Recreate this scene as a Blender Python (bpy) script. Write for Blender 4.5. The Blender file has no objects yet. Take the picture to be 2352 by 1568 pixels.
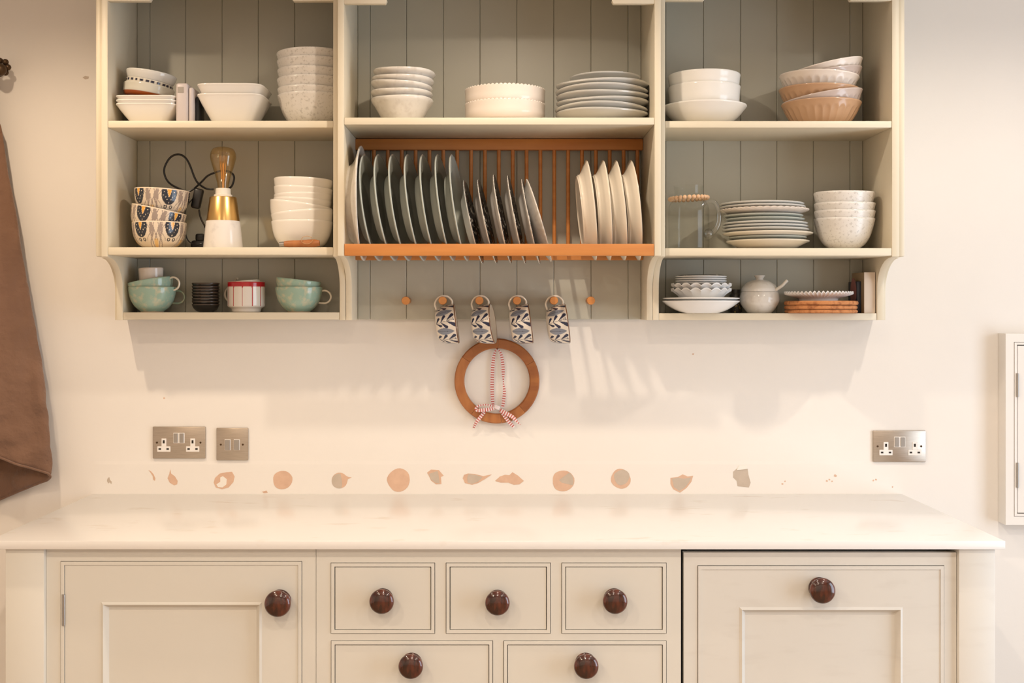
import bpy, bmesh, math, random
from mathutils import Vector, Matrix, noise
random.seed(7)
PI = math.pi
scene = bpy.context.scene
COL = scene.collection

# ------------------------------------------------------------------ camera
F, CX, CY, DW, H = 2700.0, 1150.0, 714.0, 3.23, 1.412   # focal px, principal point, distance to wall, eye height
cam = bpy.data.cameras.new('camera'); cam.sensor_width = 36.0
cam.lens = F / 2352 * 36.0
cam.shift_x = (1176 - CX) / 2352
cam.shift_y = (CY - 784) / 2352
cam.clip_start = 0.05
camo = bpy.data.objects.new('camera', cam); COL.objects.link(camo)
camo.location = (0, -DW, H); camo.rotation_euler = (PI / 2, 0, 0)
scene.camera = camo

# ------------------------------------------------------------------ world, daylight, exposure
w = bpy.data.worlds.new('world'); scene.world = w; w.use_nodes = True
bgn = w.node_tree.nodes['Background']
bgn.inputs[0].default_value = (0.75, 0.86, 1.0, 1); bgn.inputs[1].default_value = 1.0
ROOM = dict(x0=-2.5, x1=2.7, y0=-4.7, z1=2.42)
WIN = dict(y0=-2.5, y1=-0.9, z0=0.10, z1=2.05)         # floor-length window opening in the right wall
al = bpy.data.lights.new('window_daylight', 'AREA'); al.shape = 'RECTANGLE'
al.size = WIN['y1'] - WIN['y0'] - 0.1; al.size_y = WIN['z1'] - WIN['z0'] - 0.1
al.energy = 48; al.color = (0.74, 0.86, 1.0)
alo = bpy.data.objects.new('window_daylight', al); COL.objects.link(alo)
alo.location = (ROOM['x1'] - 0.02, (WIN['y0'] + WIN['y1']) / 2, (WIN['z0'] + WIN['z1']) / 2)
alo.rotation_euler = (PI / 2, 0, PI / 2)
WARM = (1.0, 0.82, 0.63)
TINT = {-1.22: (1.0, 0.785, 0.56), 0.03: (1.0, 0.84, 0.67), 1.28: (1.0, 0.875, 0.73)}   # tints chosen to warm the coat side and whiten the window side
NEAR_W, FAR_W, FILL_W = 29.0, 30.0, 64.0
DOWNLIGHTS = [(x, y, p) for y, p in ((-0.84, NEAR_W), (-2.2, FAR_W), (-3.6, FILL_W)) for x in (-1.22, 0.03, 1.28)]  # rearmost row is added as frontal fill for the cabinet interiors
DOWNLIGHTS = [(x, y, p * (1.25 if x < -1 else 1.0 if x < 1 else 0.85)) for x, y, p in DOWNLIGHTS]   # raised on the coat side, lowered by the window, to balance the walls
vs = scene.view_settings
vs.view_transform = 'Standard'; vs.look = 'None'; vs.gamma = 1.0; vs.use_curve_mapping = False
vs.exposure = -0.22

# ------------------------------------------------------------------ helpers
def X(px, y): return (px - CX) / F * (DW + y)
def Z(py, y): return H - (py - CY) / F * (DW + y)
def S(n, y): return n / F * (DW + y)
ORG = {}
def tagp(o, label=None, cat=None, group=None, kind=None):
    if label: o['label'] = label
    if cat: o['category'] = cat
    if group: o['group'] = group
    if kind: o['kind'] = kind
    return o
def thing(name, label, cat, loc=(0, 0, 0), group=None, rot=(0, 0, 0)):
    o = bpy.data.objects.new(name, None); COL.objects.link(o)
    o.empty_display_size = 0.05
    o.location = loc; o.rotation_euler = rot; ORG[o.name] = Vector(loc)
    return tagp(o, label, cat, group)
def finish(bm, smooth=True, sharp=35):
    bmesh.ops.recalc_face_normals(bm, faces=bm.faces)
    for f in bm.faces: f.smooth = smooth
    if smooth:
        a = math.radians(sharp)
        for e in bm.edges:
            if len(e.link_faces) == 2 and e.calc_face_angle(0) > a: e.smooth = False
def mesh_of(bm, name, mats, smooth=True, sharp=35, fin=True):
    if fin: finish(bm, smooth, sharp)
    me = bpy.data.meshes.new(name); bm.to_mesh(me); bm.free()
    for m in (mats if isinstance(mats, (list, tuple)) else [mats]): me.materials.append(m)
    return me
def link(name, me, parent=None, loc=(0, 0, 0), rot=(0, 0, 0)):
    o = bpy.data.objects.new(name, me); COL.objects.link(o)
    o.location = loc; o.rotation_euler = rot; o.parent = parent
    return o
def part(name, bm, mat, parent, smooth=True, sharp=35):
    """world-space bmesh made into a child (or a grandchild) of a thing"""
    org = ORG[parent.name]
    bmesh.ops.translate(bm, verts=bm.verts, vec=-org)
    o = link(name, mesh_of(bm, name, mat, smooth, sharp), parent)
    ORG[o.name] = org.copy()
    return o
def solo(name, bm, mat, label, cat, group=None, origin=(0, 0, 0), smooth=True):
    org = Vector(origin)
    bmesh.ops.translate(bm, verts=bm.verts, vec=-org)
    o = link(name, mesh_of(bm, name, mat, smooth), None, org); ORG[o.name] = org
    return tagp(o, label, cat, group)
def struct(name, bm, mat, smooth=False):
    o = link(name, mesh_of(bm, name, mat, smooth)); ORG[o.name] = Vector((0, 0, 0))
    o['kind'] = 'structure'; return o
def box(x0, x1, y0, y1, z0, z1, bev=0.0, seg=2, bm=None):
    b = bmesh.new()
    bmesh.ops.create_cube(b, size=1)
    for v in b.verts:
        v.co = Vector(((x0 + x1) / 2 + v.co.x * (x1 - x0), (y0 + y1) / 2 + v.co.y * (y1 - y0), (z0 + z1) / 2 + v.co.z * (z1 - z0)))
    if bev: bmesh.ops.bevel(b, geom=list(b.edges), offset=bev, segments=seg, affect='EDGES', profile=0.5)
    if bm is None: return b
    merge(bm, b); return bm
def merge(a, b):
    me = bpy.data.meshes.new('tmp'); b.to_mesh(me); b.free(); a.from_mesh(me); bpy.data.meshes.remove(me)
def ring(x0, x1, z0, z1, wd, y0, y1, slope=0.0, bm=None):
    """rectangular frame in the x-z plane, front at y0 (towards the camera), back at y1; slope sinks its inner edge"""
    bm = bm or bmesh.new()
    o = [(x0, z0), (x1, z0), (x1, z1), (x0, z1)]
    i = [(x0 + wd, z0 + wd), (x1 - wd, z0 + wd), (x1 - wd, z1 - wd), (x0 + wd, z1 - wd)]
    of = [bm.verts.new((a, y0, b)) for a, b in o]; inf = [bm.verts.new((a, y0 + slope, b)) for a, b in i]
    ob = [bm.verts.new((a, y1, b)) for a, b in o]; ib = [bm.verts.new((a, y1, b)) for a, b in i]
    for k in range(4):
        n = (k + 1) % 4
        bm.faces.new((of[k], of[n], inf[n], inf[k])); bm.faces.new((ob[k], ib[k], ib[n], ob[n]))
        bm.faces.new((of[k], ob[k], ob[n], of[n])); bm.faces.new((inf[k], inf[n], ib[n], ib[k]))
    return bm
def prism(pts, axis, a0, a1, bev=0.0, bm=None):
    """polygon (two coords) extruded along axis 'x' or 'y'"""
    b = bmesh.new()
    def co(p, a): return (a, p[0], p[1]) if axis == 'x' else (p[0], a, p[1])
    v0 = [b.verts.new(co(p, a0)) for p in pts]; v1 = [b.verts.new(co(p, a1)) for p in pts]
    b.faces.new(v0); b.faces.new(list(reversed(v1)))
    for k in range(len(pts)):
        n = (k + 1) % len(pts); b.faces.new((v0[k], v1[k], v1[n], v0[n]))
    if bev:
        b.normal_update()
        es = [e for e in b.edges if len(e.link_faces) == 2 and e.calc_face_angle(0) > 0.9]
        bmesh.ops.bevel(b, geom=es, offset=bev, segments=2, affect='EDGES', profile=0.5)
    if bm is None: return b
    merge(bm, b); return bm
def cr(pts, n):
    """Catmull-Rom through points (tuples of any length)"""
    P = [Vector(p) for p in pts]; P = [P[0] * 2 - P[1]] + P + [P[-1] * 2 - P[-2]]; out = []
    for i in range(1, len(P) - 2):
        for k in range(n):
            t = k / n; a, b, c, d = P[i - 1], P[i], P[i + 1], P[i + 2]
            out.append(0.5 * ((2 * b) + (c - a) * t + (2 * a - 5 * b + 4 * c - d) * t * t + (3 * b - a - 3 * c + d) * t ** 3))
    out.append(P[-2]); return out
def tube(path, rad, n=10, bm=None, closed=False):
    bm = bm or bmesh.new(); P = [Vector(p) for p in path]; m = len(P); rings = []
    up = None
    for i, p in enumerate(P):
        if closed: t = P[(i + 1) % m] - P[i - 1]
        else: t = P[min(i + 1, m - 1)] - P[max(i - 1, 0)]
        t.normalize()
        if up is None: up = Vector((0, 0, 1)) if abs(t.z) < 0.9 else Vector((1, 0, 0))
        s = t.cross(up).normalized(); up = s.cross(t).normalized()
        r = rad[i] if isinstance(rad, (list, tuple)) else rad
        rings.append([bm.verts.new(p + s * math.cos(2 * PI * k / n) * r + up * math.sin(2 * PI * k / n) * r) for k in range(n)])
    for i in range(m if closed else m - 1):
        a, b = rings[i], rings[(i + 1) % m]
        for k in range(n): bm.faces.new((a[k], a[(k + 1) % n], b[(k + 1) % n], b[k]))
    if not closed:
        bm.faces.new(rings[0]); bm.faces.new(list(reversed(rings[-1])))
    return bm
def lathe(prof, seg=64, rfun=None, cfun=None):
    """spin (r, z) about z; rfun(th, r, z) -> (r, z); cfun(th, i) -> colour"""
    bm = bmesh.new(); rings = []
    lay = bm.verts.layers.float_color.new('Col') if cfun else None
    for i, (r, z) in enumerate(prof):
        if r < 1e-6:
            v = bm.verts.new((0, 0, z)); rings.append([v])
            if lay: v[lay] = (*cfun(0, i), 1)
            continue
        rg = []
        for k in range(seg):
            th = 2 * PI * k / seg
            rr, zz = rfun(th, r, z) if rfun else (r, z)
            v = bm.verts.new((rr * math.cos(th), rr * math.sin(th), zz)); rg.append(v)
            if lay: v[lay] = (*cfun(th, i), 1)
        rings.append(rg)
    for a, b in zip(rings, rings[1:]):
        if len(a) == 1 and len(b) == 1: continue
        for k in range(seg):
            n = (k + 1) % seg
            if len(a) == 1: bm.faces.new((a[0], b[k], b[n]))
            elif len(b) == 1: bm.faces.new((a[k], a[n], b[0]))
            else: bm.faces.new((a[k], a[n], b[n], b[k]))
    return bm
def shell(outer, t, foot_in=0.003, n=5):
    """outer (r, z) control points from foot to rim -> closed lathe profile with wall thickness t"""
    o = [(v[0], v[1]) for v in cr([(a, b, 0) for a, b in outer], n)]
    inner = []
    for i, (r, z) in enumerate(o):
        a = o[max(i - 1, 0)]; b = o[min(i + 1, len(o) - 1)]
        dr, dz = b[0] - a[0], b[1] - a[1]; L = math.hypot(dr, dz) or 1
        inner.append((max(r - t * dz / L, 0.004), z + t * dr / L))
    a, b = o[-1], inner[-1]; c = o[-2]; L = math.hypot(a[0] - c[0], a[1] - c[1])
    tip = ((a[0] + b[0]) / 2 + (a[0] - c[0]) / L * t * 0.45, (a[1] + b[1]) / 2 + (a[1] - c[1]) / L * t * 0.45)
    f = o[0][0]; zi = inner[0][1]
    return [(0, 0.002), (f - foot_in * 1.5, 0.002), (f - foot_in, 0)] + o + [tip] + inner[::-1] + [(0, zi)]

# ------------------------------------------------------------------ materials
def nodes(name):
    m = bpy.data.materials.new(name); m.use_nodes = True
    nt = m.node_tree; return m, nt, nt.nodes['Principled BSDF']
def mat(name, col, rough=0.5, metal=0.0, noise=None, bump=None, coat=0.0, spec=0.5, sheen=0.0):
    """noise = (scale, colour2, low, high[, (sx, sy, sz)]); bump = (scale, strength)"""
    m, nt, b = nodes(name)
    b.inputs['Base Color'].default_value = (*col, 1); b.inputs['Roughness'].default_value = rough
    b.inputs['Metallic'].default_value = metal; b.inputs['Specular IOR Level'].default_value = spec
    b.inputs['Coat Weight'].default_value = coat; b.inputs['Coat Roughness'].default_value = 0.05
    b.inputs['Sheen Weight'].default_value = sheen
    tc = nt.nodes.new('ShaderNodeTexCoord')
    if noise:
        mp = nt.nodes.new('ShaderNodeMapping'); nt.links.new(tc.outputs['Object'], mp.inputs[0])
        if len(noise) > 4: mp.inputs['Scale'].default_value = noise[4]
        n = nt.nodes.new('ShaderNodeTexNoise'); n.inputs['Scale'].default_value = noise[0]; n.inputs['Detail'].default_value = 5
        nt.links.new(mp.outputs[0], n.inputs['Vector'])
        r = nt.nodes.new('ShaderNodeValToRGB'); r.color_ramp.elements[0].position = noise[2]; r.color_ramp.elements[1].position = noise[3]
        r.color_ramp.elements[0].color = (*noise[1], 1); r.color_ramp.elements[1].color = (*col, 1)
        nt.links.new(n.outputs['Fac'], r.inputs[0]); nt.links.new(r.outputs[0], b.inputs['Base Color'])
    if bump:
        n2 = nt.nodes.new('ShaderNodeTexNoise'); n2.inputs['Scale'].default_value = bump[0]; n2.inputs['Detail'].default_value = 4
        nt.links.new(tc.outputs['Object'], n2.inputs['Vector'])
        bp = nt.nodes.new('ShaderNodeBump'); bp.inputs['Strength'].default_value = bump[1]; bp.inputs['Distance'].default_value = bump[2] if len(bump) > 2 else 0.002
        nt.links.new(n2.outputs['Fac'], bp.inputs['Height']); nt.links.new(bp.outputs[0], b.inputs['Normal'])
    return m
def colmat(name, rough=0.15):
    m, nt, b = nodes(name); b.inputs['Roughness'].default_value = rough
    a = nt.nodes.new('ShaderNodeAttribute'); a.attribute_name = 'Col'
    nt.links.new(a.outputs['Color'], b.inputs['Base Color']); return m
def glass(name, col, gloss=1.0, base=0.025):
    """thin clear glass: tinted see-through plus a mirror layer that grows at grazing angles"""
    m = bpy.data.materials.new(name); m.use_nodes = True; nt = m.node_tree; nt.nodes.remove(nt.nodes['Principled BSDF'])
    out = [n for n in nt.nodes if n.type == 'OUTPUT_MATERIAL'][0]
    tr = nt.nodes.new('ShaderNodeBsdfTransparent'); tr.inputs[0].default_value = (*col, 1)
    gl = nt.nodes.new('ShaderNodeBsdfGlossy'); gl.inputs['Roughness'].default_value = 0.02
    fr = nt.nodes.new('ShaderNodeLayerWeight'); fr.inputs[0].default_value = 0.5
    pw = nt.nodes.new('ShaderNodeMath'); pw.operation = 'POWER'; pw.inputs[1].default_value = 3.5; nt.links.new(fr.outputs['Facing'], pw.inputs[0])
    mu = nt.nodes.new('ShaderNodeMath'); mu.operation = 'MULTIPLY_ADD'; mu.inputs[1].default_value = gloss; mu.inputs[2].default_value = base; nt.links.new(pw.outputs[0], mu.inputs[0])
    mx = nt.nodes.new('ShaderNodeMixShader'); nt.links.new(mu.outputs[0], mx.inputs[0])
    nt.links.new(tr.outputs[0], mx.inputs[1]); nt.links.new(gl.outputs[0], mx.inputs[2]); nt.links.new(mx.outputs[0], out.inputs[0])
    return m
M = {}
M['wall'] = mat('wall_paint', (0.80, 0.755, 0.705), 0.75, bump=(60, 0.12), noise=(3.0, (0.78, 0.735, 0.685), 0.35, 0.65))
M['ceil'] = mat('ceiling_paint', (0.82, 0.80, 0.76), 0.8)
M['floor'] = mat('floor_wood', (0.42, 0.30, 0.19), 0.5, noise=(6, (0.30, 0.20, 0.12), 0.3, 0.7, (1, 8, 1)))
M['cream'] = mat('cream_paint', (0.72, 0.645, 0.50), 0.42, bump=(90, 0.04))
M['base'] = mat('base_cabinet_paint', (0.68, 0.655, 0.595), 0.42, bump=(70, 0.05))
M['basew'] = mat('base_cabinet_paint_worn', (0.67, 0.645, 0.595), 0.45, bump=(70, 0.06), noise=(9, (0.63, 0.60, 0.55), 0.25, 0.45, (1, 1, 4)))
M['green'] = mat('grey_green_paint', (0.475, 0.46, 0.385), 0.36, bump=(60, 0.05))
M['stone'] = mat('worktop_stone', (0.80, 0.78, 0.76), 0.22, noise=(10, (0.72, 0.665, 0.61), 0.25, 0.37, (1, 2.2, 2.2)))
M['hot'] = mat('warm_beech', (0.62, 0.25, 0.062), 0.42, noise=(9, (0.52, 0.19, 0.045), 0.3, 0.7, (0.5, 7, 7)))
M['teak'] = mat('red_brown_wood', (0.36, 0.125, 0.030), 0.4, noise=(14, (0.25, 0.075, 0.018), 0.3, 0.7, (1, 1, 4)))
M['teak2'] = mat('pale_brown_wood', (0.44, 0.17, 0.050), 0.4, noise=(14, (0.33, 0.11, 0.03), 0.3, 0.7, (4, 1, 1)))
M['mahog'] = mat('dark_mahogany', (0.105, 0.022, 0.010), 0.16, noise=(22, (0.022, 0.006, 0.004), 0.38, 0.62, (3.5, 1, 0.7)), coat=0.6)
M['white'] = mat('white_glaze', (0.84, 0.805, 0.75), 0.14)
M['whiteb'] = mat('cool_white_glaze', (0.80, 0.79, 0.775), 0.12)
M['cream_gl'] = mat('cream_glaze', (0.80, 0.72, 0.60), 0.13)
M['grey_gl'] = mat('grey_green_glaze', (0.49, 0.51, 0.46), 0.13)
M['grey_pl'] = mat('pale_grey_glaze', (0.63, 0.62, 0.585), 0.13)
M['speck'] = mat('speckled_glaze', (0.74, 0.71, 0.67), 0.24, noise=(150, (0.57, 0.54, 0.50), 0.33, 0.46))
M['stonew'] = mat('stoneware_glaze', (0.74, 0.70, 0.64), 0.16, noise=(60, (0.65, 0.60, 0.54), 0.30, 0.5))
M['terra'] = mat('terracotta_glaze', (0.54, 0.335, 0.20), 0.15, noise=(16, (0.48, 0.29, 0.17), 0.3, 0.7))
M['mauve'] = mat('mauve_glaze', (0.56, 0.46, 0.41), 0.15)
M['blush'] = mat('blush_glaze', (0.80, 0.71, 0.63), 0.14)
M['rust'] = mat('rust_glaze', (0.26, 0.055, 0.008), 0.2)
M['mint'] = mat('mint_glaze', (0.32, 0.46, 0.37), 0.12, noise=(60, (0.52, 0.52, 0.37), 0.34, 0.52))
M['mintfoot'] = mat('bare_clay', (0.46, 0.30, 0.20), 0.6)
M['blackc'] = mat('black_glaze', (0.018, 0.015, 0.013), 0.3)
M['blacka'] = mat('black_plastic', (0.012, 0.012, 0.013), 0.35)
M['marble'] = mat('white_marble', (0.78, 0.74, 0.70), 0.12, noise=(22, (0.60, 0.57, 0.55), 0.26, 0.44))
M['brass'] = mat('brushed_brass', (0.72, 0.46, 0.17), 0.28, metal=1)
M['porc'] = mat('porcelain', (0.78, 0.74, 0.66), 0.2)
M['nickel'] = mat('brushed_nickel', (0.50, 0.43, 0.36), 0.36, metal=1, noise=(30, (0.42, 0.36, 0.30), 0.3, 0.7, (1, 1, 20)))
M['plastic'] = mat('white_plastic', (0.80, 0.76, 0.72), 0.35)
M['switch'] = mat('grey_switch', (0.36, 0.33, 0.30), 0.35, metal=0.6)
M['hole'] = mat('dark_hole', (0.02, 0.015, 0.01), 0.8)
M['dim'] = mat('pale_grey_plastic', (0.56, 0.50, 0.49), 0.4)
M['cork'] = mat('cork', (0.52, 0.215, 0.075), 0.8, noise=(90, (0.30, 0.10, 0.03), 0.32, 0.55), bump=(180, 0.6))
M['navy'] = mat('navy_card', (0.022, 0.026, 0.045), 0.4)
M['pink'] = mat('pink_print', (0.36, 0.13, 0.12), 0.5)
M['card'] = mat('cream_card', (0.74, 0.62, 0.50), 0.6)
M['cardside'] = mat('kraft_card', (0.40, 0.28, 0.16), 0.6)
M['brown'] = mat('brown_cotton', (0.20, 0.105, 0.062), 0.85, noise=(7, (0.16, 0.082, 0.048), 0.3, 0.7), bump=(22, 0.9, 0.012), sheen=0.35)
M['bronze'] = mat('antique_bronze', (0.085, 0.05, 0.025), 0.42, metal=0.7)
M['skim'] = mat('pink_plaster', (0.68, 0.46, 0.33), 0.85, noise=(40, (0.60, 0.39, 0.28), 0.3, 0.7))
M['paper'] = mat('grey_board', (0.54, 0.45, 0.37), 0.85, noise=(40, (0.48, 0.40, 0.32), 0.3, 0.7))
M['filler'] = mat('white_filler', (0.80, 0.76, 0.70), 0.8)
M['red'] = mat('red_glaze', (0.40, 0.008, 0.014), 0.15)
M['ribred'] = mat('ribbon_red', (0.50, 0.13, 0.11), 0.7)
M['ribwhite'] = mat('ribbon_white', (0.78, 0.68, 0.68), 0.7)
M['bead'] = mat('pale_wood_bead', (0.66, 0.42, 0.25), 0.5)
M['steel'] = mat('hinge_steel', (0.42, 0.40, 0.38), 0.3, metal=1)
M['thread'] = mat('cotton_thread', (0.55, 0.33, 0.16), 0.8)
M['jar'] = mat('dark_patterned_jar', (0.05, 0.04, 0.03), 0.3, noise=(120, (0.42, 0.28, 0.06), 0.35, 0.42))
M['lace'] = mat('black_patterned_plate', (0.045, 0.042, 0.04), 0.15, noise=(75, (0.50, 0.46, 0.40), 0.38, 0.44))
M['glass'] = glass('clear_glass', (0.985, 0.988, 0.98), 0.30, 0.012)
M['glassy'] = glass('thick_glass', (0.93, 0.94, 0.93), 0.75, 0.10)
M['amber'] = glass('amber_glass', (0.98, 0.91, 0.77), 0.6, 0.06)
M['fil'] = mat('filament', (0.75, 0.42, 0.16), 0.4)
M['col'] = colmat('printed_glaze')
def emit(name, col, s):
    m, nt, b = nodes(name); b.inputs['Emission Color'].default_value = (*col, 1); b.inputs['Emission Strength'].default_value = s; return m
M['lamp'] = emit('lamp_lens', WARM, 6.0)

# ------------------------------------------------------------------ room shell
R_ = ROOM
wall = struct('wall_back', box(R_['x0'], R_['x1'], 0, 0.15, 0, R_['z1']), M['wall'])
struct('floor', box(R_['x0'] - .15, R_['x1'] + .15, R_['y0'] - .15, 0.15, -0.1, 0), M['floor'])
struct('ceiling', box(R_['x0'] - .15, R_['x1'] + .15, R_['y0'] - .15, 0.15, R_['z1'], R_['z1'] + .1), M['ceil'])
struct('wall_left', box(R_['x0'] - .15, R_['x0'], R_['y0'], 0.15, 0, R_['z1']), M['wall'])
struct('wall_front', box(R_['x0'] - .15, R_['x1'] + .15, R_['y0'] - .15, R_['y0'], 0, R_['z1']), M['wall'])
b = box(R_['x1'], R_['x1'] + .15, R_['y0'], WIN['y0'], 0, R_['z1'])
box(R_['x1'], R_['x1'] + .15, WIN['y1'], 0.15, 0, R_['z1'], bm=b)
box(R_['x1'], R_['x1'] + .15, WIN['y0'], WIN['y1'], 0, WIN['z0'], bm=b)
box(R_['x1'], R_['x1'] + .15, WIN['y0'], WIN['y1'], WIN['z1'], R_['z1'], bm=b)
struct('wall_right', b, M['wall'])
b = bmesh.new()
for a in (WIN['y0'], (WIN['y0'] + WIN['y1']) / 2 - .025, WIN['y1'] - .05): box(R_['x1'] + .05, R_['x1'] + .1, a, a + .05, WIN['z0'], WIN['z1'], bm=b)
for a in (WIN['z0'], WIN['z1'] - .05): box(R_['x1'] + .051, R_['x1'] + .099, WIN['y0'] + .05, WIN['y1'] - .05, a, a + .05, bm=b)
win = struct('window_1', b, M['plastic'])
part('pane', box(R_['x1'] + .072, R_['x1'] + .078, WIN['y0'] + .04, WIN['y1'] - .04, WIN['z0'] + .04, WIN['z1'] - .04), M['glass'], win)

# downlights in the ceiling
for i, (lx, ly, pw) in enumerate(DOWNLIGHTS):
    row = ('row by dresser wall', 'middle row', 'added far fill row')[i // 3]
    col_ = ('in line with the coat', 'in line with the plate rack', 'beside the window')[i % 3]
    t = thing('ceiling_downlight', 'recessed round ceiling downlight in %s, %s' % (row, col_), 'downlight', (lx, ly, R_['z1']), 'ceiling downlights, ' + row)
    rim = link('rim', mesh_of(lathe([(0.033, 0), (0.045, 0), (0.045, -.004), (0.036, -.008), (0.033, -.004), (0.033, 0)], 32), 'rim', M['nickel']), t)
    link('lens', mesh_of(lathe([(0, -.001), (0.032, -.001), (0.032, 0), (0, 0)], 32), 'lens', M['lamp']), t)
    L = bpy.data.lights.new('downlight_lamp', 'SPOT'); L.energy = pw; L.color = TINT[lx]
    L.spot_size = math.radians(158); L.spot_blend = 0.6; L.shadow_soft_size = 0.022
    lo = bpy.data.objects.new('downlight_lamp', L); COL.objects.link(lo); lo.parent = t; lo.location = (0, 0, -.02)

# ------------------------------------------------------------------ wall cabinets
YB = -0.018                  # face of the boarded backs
YF = -0.2565                 # front of the two side units
YC = -0.297                  # front of the middle unit
YL = -0.138                  # front of the shallow bottom shelves
ZTOP = Z(-240, YF)
def boards(parent, edges, z0, z1, y=YB):
    for a, c in zip(edges, edges[1:]):
        part('back_board', box(a + .0003, c - .0003, y, -0.001, z0, z1, 0.0017, 1), M['green'], parent)
def side_profile(yf, ytop_z, zc, zb, yl):
    """outline (y, z) of a side board: full depth above, quarter curve back to the shallow bottom"""
    pts = [(-0.0005, ytop_z), (yf, ytop_z), (yf, zc)]
    zc2 = zc - 0.002; n = 10
    ymid = yf + 0.012
    pts.append((ymid, zc2))
    hh = 0.075
    for k in range(1, n + 1):
        a = k / n * PI / 2
        pts.append((ymid + (yl - ymid) * math.sin(a), zc2 - hh * (1 - math.cos(a))))
    pts += [(yl, zb), (-0.0005, zb)]
    return pts
def cabinet(label, xl0, xl1, xr0, xr1, yf, zc, zb, edges, boardz0):
    t = thing('wall_cabinet', label, 'wall cabinet', ((xl0 + xr1) / 2, 0, zb))
    for a, c in ((xl0, xl1), (xr0, xr1)):
        part('side_panel', prism(side_profile(yf, ZTOP, zc, zb, YL), 'x', a, c, 0.0012), M['cream'], t)
    boards(t, edges, boardz0, ZTOP - .02)
    part('top_panel', box(xl1, xr0, yf + .003, 0, ZTOP - .02, ZTOP), M['cream'], t)
    return t
def shelf(t, x0, x1, yf, ztop, zbot):
    return part('shelf', box(x0 + .0004, x1 - .0004, yf, YB - .0005, zbot, ztop, 0.0015), M['cream'], t)
ZCV = Z(589, YF)             # level where the sides start to curve back
ZBT = Z(735, YL)             # underside of everything
# unit with the lamp
gx = [344, 426, 510, 593.4, 677]
xa0, xa1 = X(232.5, YF), X(247.3, YF)
xb1 = X(775, YC) - .0006; xb0 = xb1 - .0157
edges = [xa1] + [X(g, YB) for g in gx] + [xb0]
U1 = cabinet('cream open wall cabinet with lamp, mint cups and patterned bowls', xa0, xa1, xb0, xb1, YF, ZCV, ZBT, edges, ZBT + .002)
ZS1 = Z(277, YF); ZM1 = Z(567.5, YF); ZL1 = Z(717, YL)
shelf(U1, xa1, xb0, YF + .001, ZS1, Z(293, YF))
shelf(U1, xa1, xb0, YF + .001, ZM1, Z(585, YF))
shelf(U1, xa1, xb0, YL + .001, ZL1, Z(733.5, YL))
# middle unit
xc0 = X(775.5, YC); xc1 = X(790, YC); xd0 = X(1503.5, YC); xd1 = X(1518, YC)
gx = [850, 933.5, 1018.5, 1102.5, 1187, 1272, 1357.4, 1443]
edges = [xc1] + [X(g, YB) for g in gx] + [xd0]
U2 = cabinet('cream open wall cabinet holding the wooden plate rack', xc0, xc1, xd0, xd1, YC, ZCV, ZBT, edges, ZBT + .001)
ZS2 = Z(269.5, YC)
shelf(U2, xc1, xd0, YC + .001, ZS2, Z(286, YC))
# unit with the glass jug
xe0 = xd1 + .0006; xe1 = xe0 + .0157
xf0, xf1 = X(2049, YF), X(2065.5, YF)
gx = [1615.6, 1700.8, 1784.4, 1868.6, 1952.8]
edges = [xe1, X(1529, YB)] + [X(g, YB) for g in gx] + [xf0]
U3 = cabinet('cream open wall cabinet with glass jug, cork mats and fluted bowls', xe0, xe1, xf0, xf1, YF, ZCV, ZBT, edges, ZBT + .002)
ZS3 = Z(277.5, YF); ZM3 = Z(569.5, YF); ZL3 = Z(719, YL)
shelf(U3, xe1, xf0, YF + .001, ZS3, Z(293, YF))
shelf(U3, xe1, xf0, YF + .001, ZM3, Z(587, YF))
shelf(U3, xe1, xf0, YL + .001, ZL3, Z(735, YL))
# outer cover strips and curved back lip of the outer units
for U, xs, sg in ((U1, xa0, -1), (U3, xf1, 1)):
    a, c = sorted((xs + sg * .0004, xs + sg * .0165))
    part('cover_strip', box(a, c, YF + .006, -0.0005, ZCV, ZTOP, 0.004), M['cream'], U)
    pr = [(YF + .05, ZCV - .001)]
    for k in range(11):
        q = k / 10 * PI / 2
        pr.append((YF + .05 + (YL + .035 - YF - .05) * math.sin(q), ZCV - .002 - .085 * (1 - math.cos(q))))
    pr += [(YL + .035, ZBT), (-0.0005, ZBT), (-0.0005, ZCV - .001)]
    part('wall_lip', prism(pr, 'x', a + .001, c - .001, 0.001), M['cream'], U)
# shaped corner blocks under the top rail
for U, yf, l0, l1, r0, r1, zb in ((U1, YF, 247, 343, 673, 760, Z(2, YF)), (U2, YC, 790, 885, 1409, 1503.5, Z(8, YC)), (U3, YF, 1533, 1617, 1954, 2049, Z(1, YF))):
    L0, L1, R0, R1 = X(l0, yf), X(l1, yf), X(r0, yf), X(r1, yf)
    if U is U1: R1 = xb0
    if U is U3: L0 = xe1
    zt = ZTOP - .02; za = Z(-48, yf)
    def arch(x0, x1, flip):
        wd = x1 - x0; pts = [(0, zb), (wd, zb), (wd * 1.04, zb + .008), (wd * 1.0, zb + .016)]
        for k in range(1, 9):
            q = k / 8 * PI / 2; pts.append((wd * (1.0 + 0.9 * (1 - math.cos(q))), zb + .016 + (za - zb - .017) * math.sin(q)))
        pts += [(wd * 1.9, zt), (0, zt)]
        return [(x1 - p, q) if flip else (x0 + p, q) for p, q in pts]
    part('corner_block', prism(arch(L0, L1, False), 'y', yf + .001, yf + .019, 0.001), M['cream'], U)
    part('corner_block', prism(arch(R0, R1, True), 'y', yf + .001, yf + .019, 0.001), M['cream'], U)
    part('top_rail', box(L0 + (L1 - L0) * 1.92, R1 - (R1 - R0) * 1.92, yf + .001, yf + .019, za, zt), M['cream'], U)
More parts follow.
